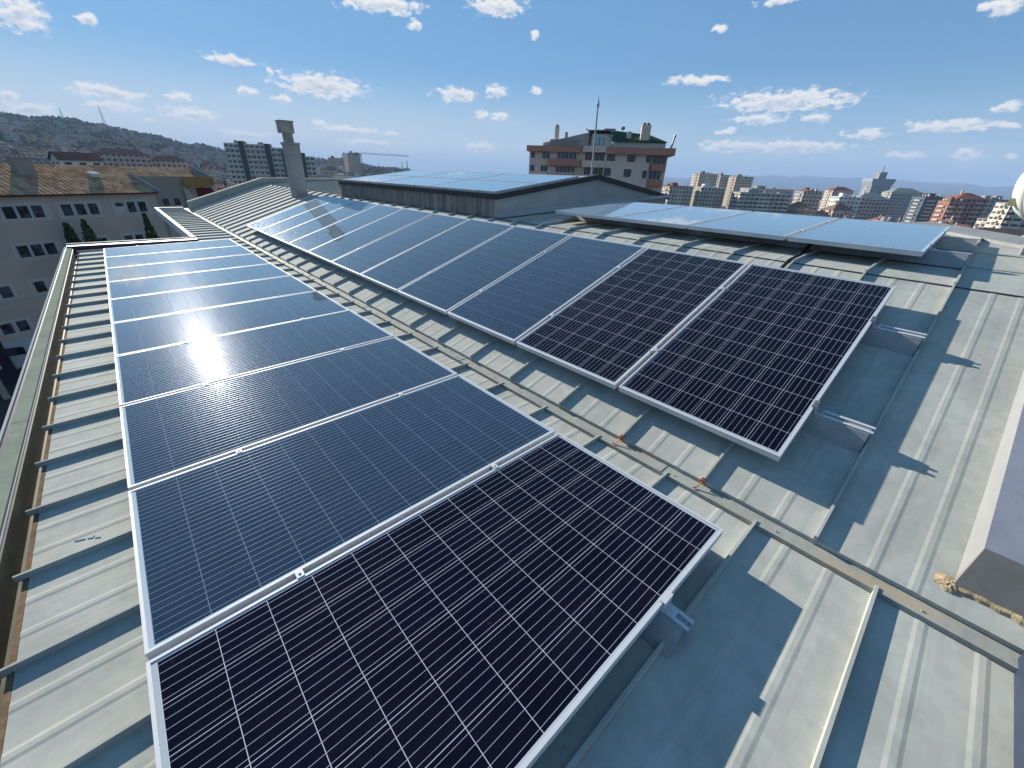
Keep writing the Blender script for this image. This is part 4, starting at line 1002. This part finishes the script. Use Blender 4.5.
mb = MB(); mb.box(-12, -10.5, 4, 8, 12.6 - gz, 14.4 - gz); mb.box(2, 5, 4, 8, 12.6 - gz, 14 - gz); mb.build('roof_hut', M['render2'], ap, local=True)
for a_ in (11, 12, 13, 14, 15, 16, 17, 18): OCC.append(gpt(a_, 365))
# concrete tower under construction and its crane, 700 m
p = gpt(23.4, 700)
o = far_named('unfinished_tower', 'grey unfinished concrete tower beside the crane', 'tower', 23.2, 720, 17, 15, 20, 'f_grey', 'r_grey')
o = far_named('pale_tower', 'narrow pale tower just left of the crane', 'tower', 22.3, 720, 9, 12, 18, 'f_white', 'r_grey')
o = far_named('low_brown_block', 'low brown apartment block left of the unfinished tower', 'apartment block', 21.2, 690, 20, 14, 12, 'f_pink', 'r_brown')
cz = gpt(24.0, 700); cr = empty('tower_crane', tuple(cz), 'tower crane with a long thin jib standing on the left skyline', 'crane', rot=(0, 0, -R(24)))
H = 19.5 - cz.z
mb = MB()
for sx in (-.8, .8):
    for sy in (-.8, .8): mb.tube([(sx, sy, 0), (sx, sy, H)], .22, 5)
for i in range(int(H / 2)): mb.tube([(-.8, -.8, i * 2), (.8, -.8, i * 2 + 2)], .12, 4); mb.tube([(-.8, .8, i * 2 + 2), (.8, .8, i * 2)], .12, 4)
mb.build('mast', M['crane'], cr, local=True)
mb = MB(); mb.tube([(1, -.6, H), (68, -.6, H - .3)], .24, 5); mb.tube([(1, .6, H), (68, .6, H - .3)], .24, 5); mb.tube([(1, 0, H + 1.5), (66, 0, H + 1.0)], .2, 5)
for i in range(33): mb.tube([(1 + i * 2, .6, H), (2 + i * 2, 0, H + 1.4)], .09, 4); mb.tube([(2 + i * 2, 0, H + 1.4), (3 + i * 2, -.6, H)], .09, 4)
mb.build('jib', M['crane'], cr, local=True)
mb = MB(); mb.box(-10, 0, -.6, .6, H - .3, H + .3); mb.box(-9.5, -6, -1.2, 1.2, H - 2.2, H + .4); mb.build('counterweight', M['darkband'], cr, local=True)
mb = MB(); mb.box(-.9, .9, -.9, .9, H - 2.5, H - .1); mb.tube([(0, 0, H), (0, 0, H + 4.5)], .3, 5); mb.build('cab', M['creamtrim'], cr, local=True)
# minarets of a far mosque
for i, (a_, lab) in enumerate(((28.6, 'slender grey minaret on the skyline, left of two'), (29.2, 'slender grey minaret on the skyline, right of two'))):
    q = gpt(a_, 1150); o = empty('minaret', tuple(q), lab, 'minaret', 'pair of minarets on the skyline')
    zt = 21 - q.z - (0 if i == 0 else -3)
    mb = MB(); mb.lathe([(1.1, 0), (1.0, zt - 14), (1.6, zt - 13), (1.6, zt - 12), (.8, zt - 11.9), (.8, zt - 5)], q, (0, 0, 1), 12); mb.build('shaft', M['r_grey'], o)
    mb = MB(); mb.lathe([(1.0, zt - 5), (0, zt)], q, (0, 0, 1), 12); mb.build('spire', M['darkband'], o)
# masts on the hill crest
def lattice(name, az, r, h, wd, label):
    q = gpt(az, r); o = empty(name, tuple(q), label, 'mast')
    mb = MB()
    for k in range(3):
        an = k * 2.094; mb.tube([(wd * math.cos(an), wd * math.sin(an), -5), (.25 * math.cos(an), .25 * math.sin(an), h)], [.55, .3], 5)
    n_ = int(h / 6)
    for i in range(n_):
        t0 = i / n_; t1 = (i + 1) / n_; w0 = wd * (1 - t0) + .25; w1 = wd * (1 - t1) + .25
        for k in range(3):
            a0 = k * 2.094; a1 = (k + 1) * 2.094; mb.tube([(w0 * math.cos(a0), w0 * math.sin(a0), t0 * h), (w1 * math.cos(a1), w1 * math.sin(a1), t1 * h)], .22, 4)
    mb.build('lattice', M['steel'], o, local=True)
    mb = MB(); mb.tube([(0, 0, h - 1), (0, 0, h + 5)], .3, 5); mb.build('antenna', M['steel'], o, local=True)
lattice('radio_mast', 1.6, 1490, 42, 4.0, 'tall thin lattice radio mast on the wooded hill crest')
lattice('relay_mast', -1.0, 1490, 20, 1.6, 'short antenna mast on the hill crest left of the tall radio mast')

# --- named blocks of the city on the right
far_named('beige_tower', 'pale beige tower, left one of the twin high blocks beside the pink block', 'tower', 65.0, 620, 24, 18, 9, 'f_beige', 'r_grey', rot=-R(65) + 0.5)
far_named('beige_tower', 'pale beige tower, middle one of the high blocks beside the pink block', 'tower', 66.8, 660, 13, 18, 8.6, 'f_grey', 'r_grey', rot=-R(66.8) + 0.5)
far_named('beige_tower', 'pale beige tower, right one of the high blocks beside the pink block', 'tower', 68.8, 640, 22, 18, 7.2, 'f_beige', 'r_grey', rot=-R(68.8) + 0.5)
far_named('low_beige_block', 'low beige block just right of the pink block', 'apartment block', 62.3, 420, 22, 14, -4.2, 'f_beige', 'r_red', rot=-R(62.3) + 0.5)
far_named('cream_block', 'cream block with a grid of windows below the twin towers', 'apartment block', 65.8, 430, 22, 14, -4.4, 'f_beige', 'r_white', rot=-R(65.8) + 0.5)
far_named('banded_office', 'long white office block with dark window bands behind the top solar row', 'office', 71.2, 430, 42, 16, -6.8, 'f_band', 'r_grey', rot=-R(71.2) + 0.5)
far_named('green_roofed_hall', 'long hall with a pale green roof behind the banded office', 'hall', 71.6, 560, 44, 25, -4.5, 'f_grey', 'coping', rot=-R(71.6) + 0.5)
far_named('brown_block', 'grey brown block right of the banded office', 'apartment block', 75.6, 470, 15, 14, -4.2, 'f_grey', 'r_brown')
far_named('white_stepped_block', 'white stepped block behind the top solar row', 'apartment block', 79.0, 440, 17, 14, -7.0, 'f_white', 'r_white')
far_named('cream_block', 'cream stepped block left of the crowned glass tower', 'apartment block', 78.2, 640, 22, 16, -3.5, 'f_beige', 'r_red', roof='hip')
t_ = far_named('crowned_tower', 'tall blue grey tower with a flared crown on the right skyline', 'tower', 81.0, 900, 26, 26, 2.5, 'f_tower', 'r_grey', extra=0)
q = Vector(t_.location); cw = MB(); h = 2.5 - q.z
cw.hexa([(-13, -13, h + .5), (13, -13, h + .5), (13, 13, h + .5), (-13, 13, h + .5), (-15.5, -14, h + 7), (15.5, -14, h + 7), (15.5, 14, h + 7), (-15.5, 14, h + 7)]); cw.box(-15.5, 15.5, -14, 14, h + 7, h + 11)
cw.build('crown', M['f_tower'], t_, local=True); cw = MB(); cw.box(-4, 6, -5, 5, h + 11, h + 20); cw.tube([(1, 0, h + 20), (1, 0, h + 29)], .6, 6); cw.build('spire', M['r_grey'], t_, local=True)
far_named('podium_block', 'round shouldered grey green block below the crowned tower', 'apartment block', 80.8, 520, 27, 20, -9.0, 'f_grey', 'r_grey', roof='hip')
far_named('grey_green_block', 'wide grey block right of the crowned tower', 'apartment block', 83.2, 640, 30, 18, -3.2, 'f_grey', 'coping', roof='hip', rot=-R(83) + 0.5)
far_named('dark_glass_block', 'dark glass block with a black top on the right', 'office', 85.6, 560, 25, 20, -5.2, 'f_blue', 'darkband', rot=-R(85.6) + 0.5)
far_named('brick_block', 'brick red apartment block right of the dark glass block', 'apartment block', 87.6, 470, 18, 16, -4.6, 'f_red', 'r_red', roof='hip')
far_named('brick_block', 'lower brick red block left of the taller brick red one', 'apartment block', 86.9, 450, 10, 13, -6.6, 'f_red', 'r_brown')
far_named('grey_block', 'pale grey block between the brick block and the satellite dish', 'apartment block', 89.2, 520, 19, 14, -5.0, 'f_grey', 'r_grey', extra=2)
far_named('balcony_block', 'pale balconied block beside the satellite dish', 'apartment block', 91.0, 390, 14, 13, -5.2, 'f_band', 'r_grey', rot=-R(91) + 0.5)
far_named('white_gable_house', 'white gable fronted house above the corner of the top solar row', 'house', 87.1, 345, 9, 9, -17.6, 'f_white', 'r_brown', roof='gable', rot=-R(87) + 1.57)
far_named('yellow_gable_house', 'yellow gable fronted house behind the right roof edge', 'house', 89.4, 330, 8, 9, -18.6, 'f_yellow', 'r_red', roof='gable', rot=-R(89.4) + 1.57)
far_named('brown_terrace', 'terrace of brown roofed houses right of the yellow gable house', 'house', 91.4, 345, 24, 9, -18.9, 'f_beige', 'r_brown', roof='gable', rot=-R(91) + 0.5)
far_named('red_roof_row', 'row with a bright red tiled roof before the yellow gable house', 'house', 90.2, 300, 19, 9, -20.0, 'f_beige', 'maroon', roof='gable', rot=-R(90) + 0.5)
far_named('white_house', 'white house with a gable below the satellite dish', 'house', 93.0, 320, 8, 9, -18.0, 'f_white', 'r_white', roof='gable', rot=-R(93) + 1.57)
far_named('red_roofed_block', 'wide pinkish block with a dark red hipped roof below the hill on the left', 'apartment block', 2.0, 420, 30, 15, 3.3, 'f_pink', 'r_red', roof='hip', rot=-R(2) + .05)
far_named('red_roofed_block', 'lower pinkish block with a red hipped roof right of the wide one on the left', 'apartment block', 5.4, 430, 22, 14, 0.6, 'f_pink', 'r_red', roof='hip', rot=-R(5) + .05)
far_named('maroon_roof_house', 'white house with red chimney ridge just above the tiled roof on the left', 'house', -1.2, 180, 9, 7, -.4, 'f_white', 'r_red', roof='gable', rot=.3)

# --- repeats: city blocks on the right, houses on the hill on the left
pr = [(block_mesh('city_block', wx, wy, h, fm, rm, rf_, ex), h + 3) for wx, wy, h, fm, rm, rf_, ex in
      ((16, 13, 15, 'f_beige', 'r_red', 'hip', 0), (14, 12, 17, 'f_white', 'r_white', 'flat', 1), (18, 13, 14, 'f_grey', 'r_grey', 'flat', 2), (15, 12, 16, 'f_pink', 'r_brown', 'hip', 0), (13, 12, 20, 'f_band', 'r_grey', 'flat', 1), (14, 12, 13, 'f_red', 'r_red', 'hip', 0), (20, 12, 12, 'f_white', 'r_red', 'hip', 0))]
town(pr, 300, (59, 97), (400, 2000), 21, 'mid-rise block among the crowded city blocks on the right', 'city block', 'mid-rise city blocks crowding the right', lambda a: -0.4, 8, 0.9, 1.7)
pr = [(block_mesh('distant_block', wx, wy, h, fm, rm, 'flat', 1), h + 3) for wx, wy, h, fm, rm in ((30, 22, 24, 'f_white', 'r_white'), (26, 20, 34, 'f_beige', 'r_grey'), (34, 22, 22, 'f_grey', 'r_white'))]
town(pr, 110, (57, 97), (1500, 5200), 22, 'tiny pale block in the distant city haze on the right', 'distant block', 'tiny pale blocks in the distant city', lambda a: -0.15, 30)
pr = [(block_mesh('hillside_house', wx, wy, h, fm, rm, rf_, 0), h) for wx, wy, h, fm, rm, rf_ in
      ((11, 9, 7, 'f_house', 'r_red', 'gable'), (10, 9, 6, 'f_house', 'r_red', 'hip'), (12, 10, 9, 'f_house', 'r_grey', 'flat'), (9, 9, 6, 'f_house', 'r_brown', 'gable'), (13, 10, 9, 'f_pink', 'r_brown', 'hip'), (14, 10, 11, 'f_pink', 'r_grey', 'flat'))]
town(pr, 290, (-8, 22), (330, 1420), 23, 'small house among those packed on the wooded hillside at left', 'house', 'houses packed on the hillside at left', None, 5, 0.8)
pr = [(block_mesh('plain_block', wx, wy, h, fm, rm, rf_, 1), h) for wx, wy, h, fm, rm, rf_ in ((18, 12, 11, 'f_beige', 'r_brown', 'hip'), (20, 13, 13, 'f_white', 'r_grey', 'flat'), (16, 12, 10, 'f_pink', 'r_red', 'hip'))]
town(pr, 70, (17, 42), (420, 1300), 24, 'block among the low buildings beyond the raised roof block', 'building', 'low buildings beyond the raised roof block', lambda a: lerp_table([(17, .6), (25, .2), (30, -.2), (42, -.6)], a), 12)

# woodland covering the hill: one mass nobody could count
rnd = random.Random(31); mb = MB()
def clump(p, r, rnd):
    n = 9; ring = []
    vs = [p + Vector((0, 0, r * rnd.uniform(1.2, 1.7)))]
    for (hh, kk) in ((.95, .65), (.45, 1.0), (-.4, .75)):
        for k in range(n): an = 6.283 * k / n + rnd.random() * .4; q = r * kk * rnd.uniform(.7, 1.25); vs.append(p + Vector((q * math.cos(an), q * math.sin(an), r * hh * rnd.uniform(.75, 1.2))))
    fs = [(0, 1 + k, 1 + (k + 1) % n) for k in range(n)]
    for i in range(2):
        for k in range(n): a_ = 1 + i * n + k; b_ = 1 + i * n + (k + 1) % n; fs += [(a_, a_ + n, b_ + n), (a_, b_ + n, b_)]
    mb.add(vs, fs)
for i in range(3300):
    az = rnd.uniform(-9, 34); r = rnd.uniform(300, 1530) if rnd.random() < .72 else rnd.uniform(1400, 1530)
    clump(gpt(az, r), rnd.uniform(1.8, 4.0) * (1.5 if r > 1380 else 1), rnd)
for i in range(900):
    az = rnd.uniform(57, 98); r = math.exp(rnd.uniform(math.log(300), math.log(1800))); clump(gpt(az, r), rnd.uniform(2, 4.5), rnd)
tag(mb.build('woodland', M['wood']), 'dark bare woodland covering the hill and filling gaps between houses', 'woodland', kind='stuff')

# ================================================================ HAZE
mb = MB(); mb.box(-15200, 15200, -15200, 15200, -1700, 330)
hz = mb.build('haze', None or bpy.data.materials.new('haze_air'))
hm = hz.data.materials[0]; hm.use_nodes = True; hm.node_tree.nodes.clear(); t = NT(hm.node_tree)
pv = t.n('ShaderNodeVolumePrincipled'); pv.inputs['Color'].default_value = (0.44, 0.62, 0.92, 1); pv.inputs['Density'].default_value = 1.5e-4; pv.inputs['Anisotropy'].default_value = 0.0
mo = t.n('ShaderNodeOutputMaterial'); t.l(pv.outputs[0], mo.inputs['Volume'])
tag(hz, kind='stuff')
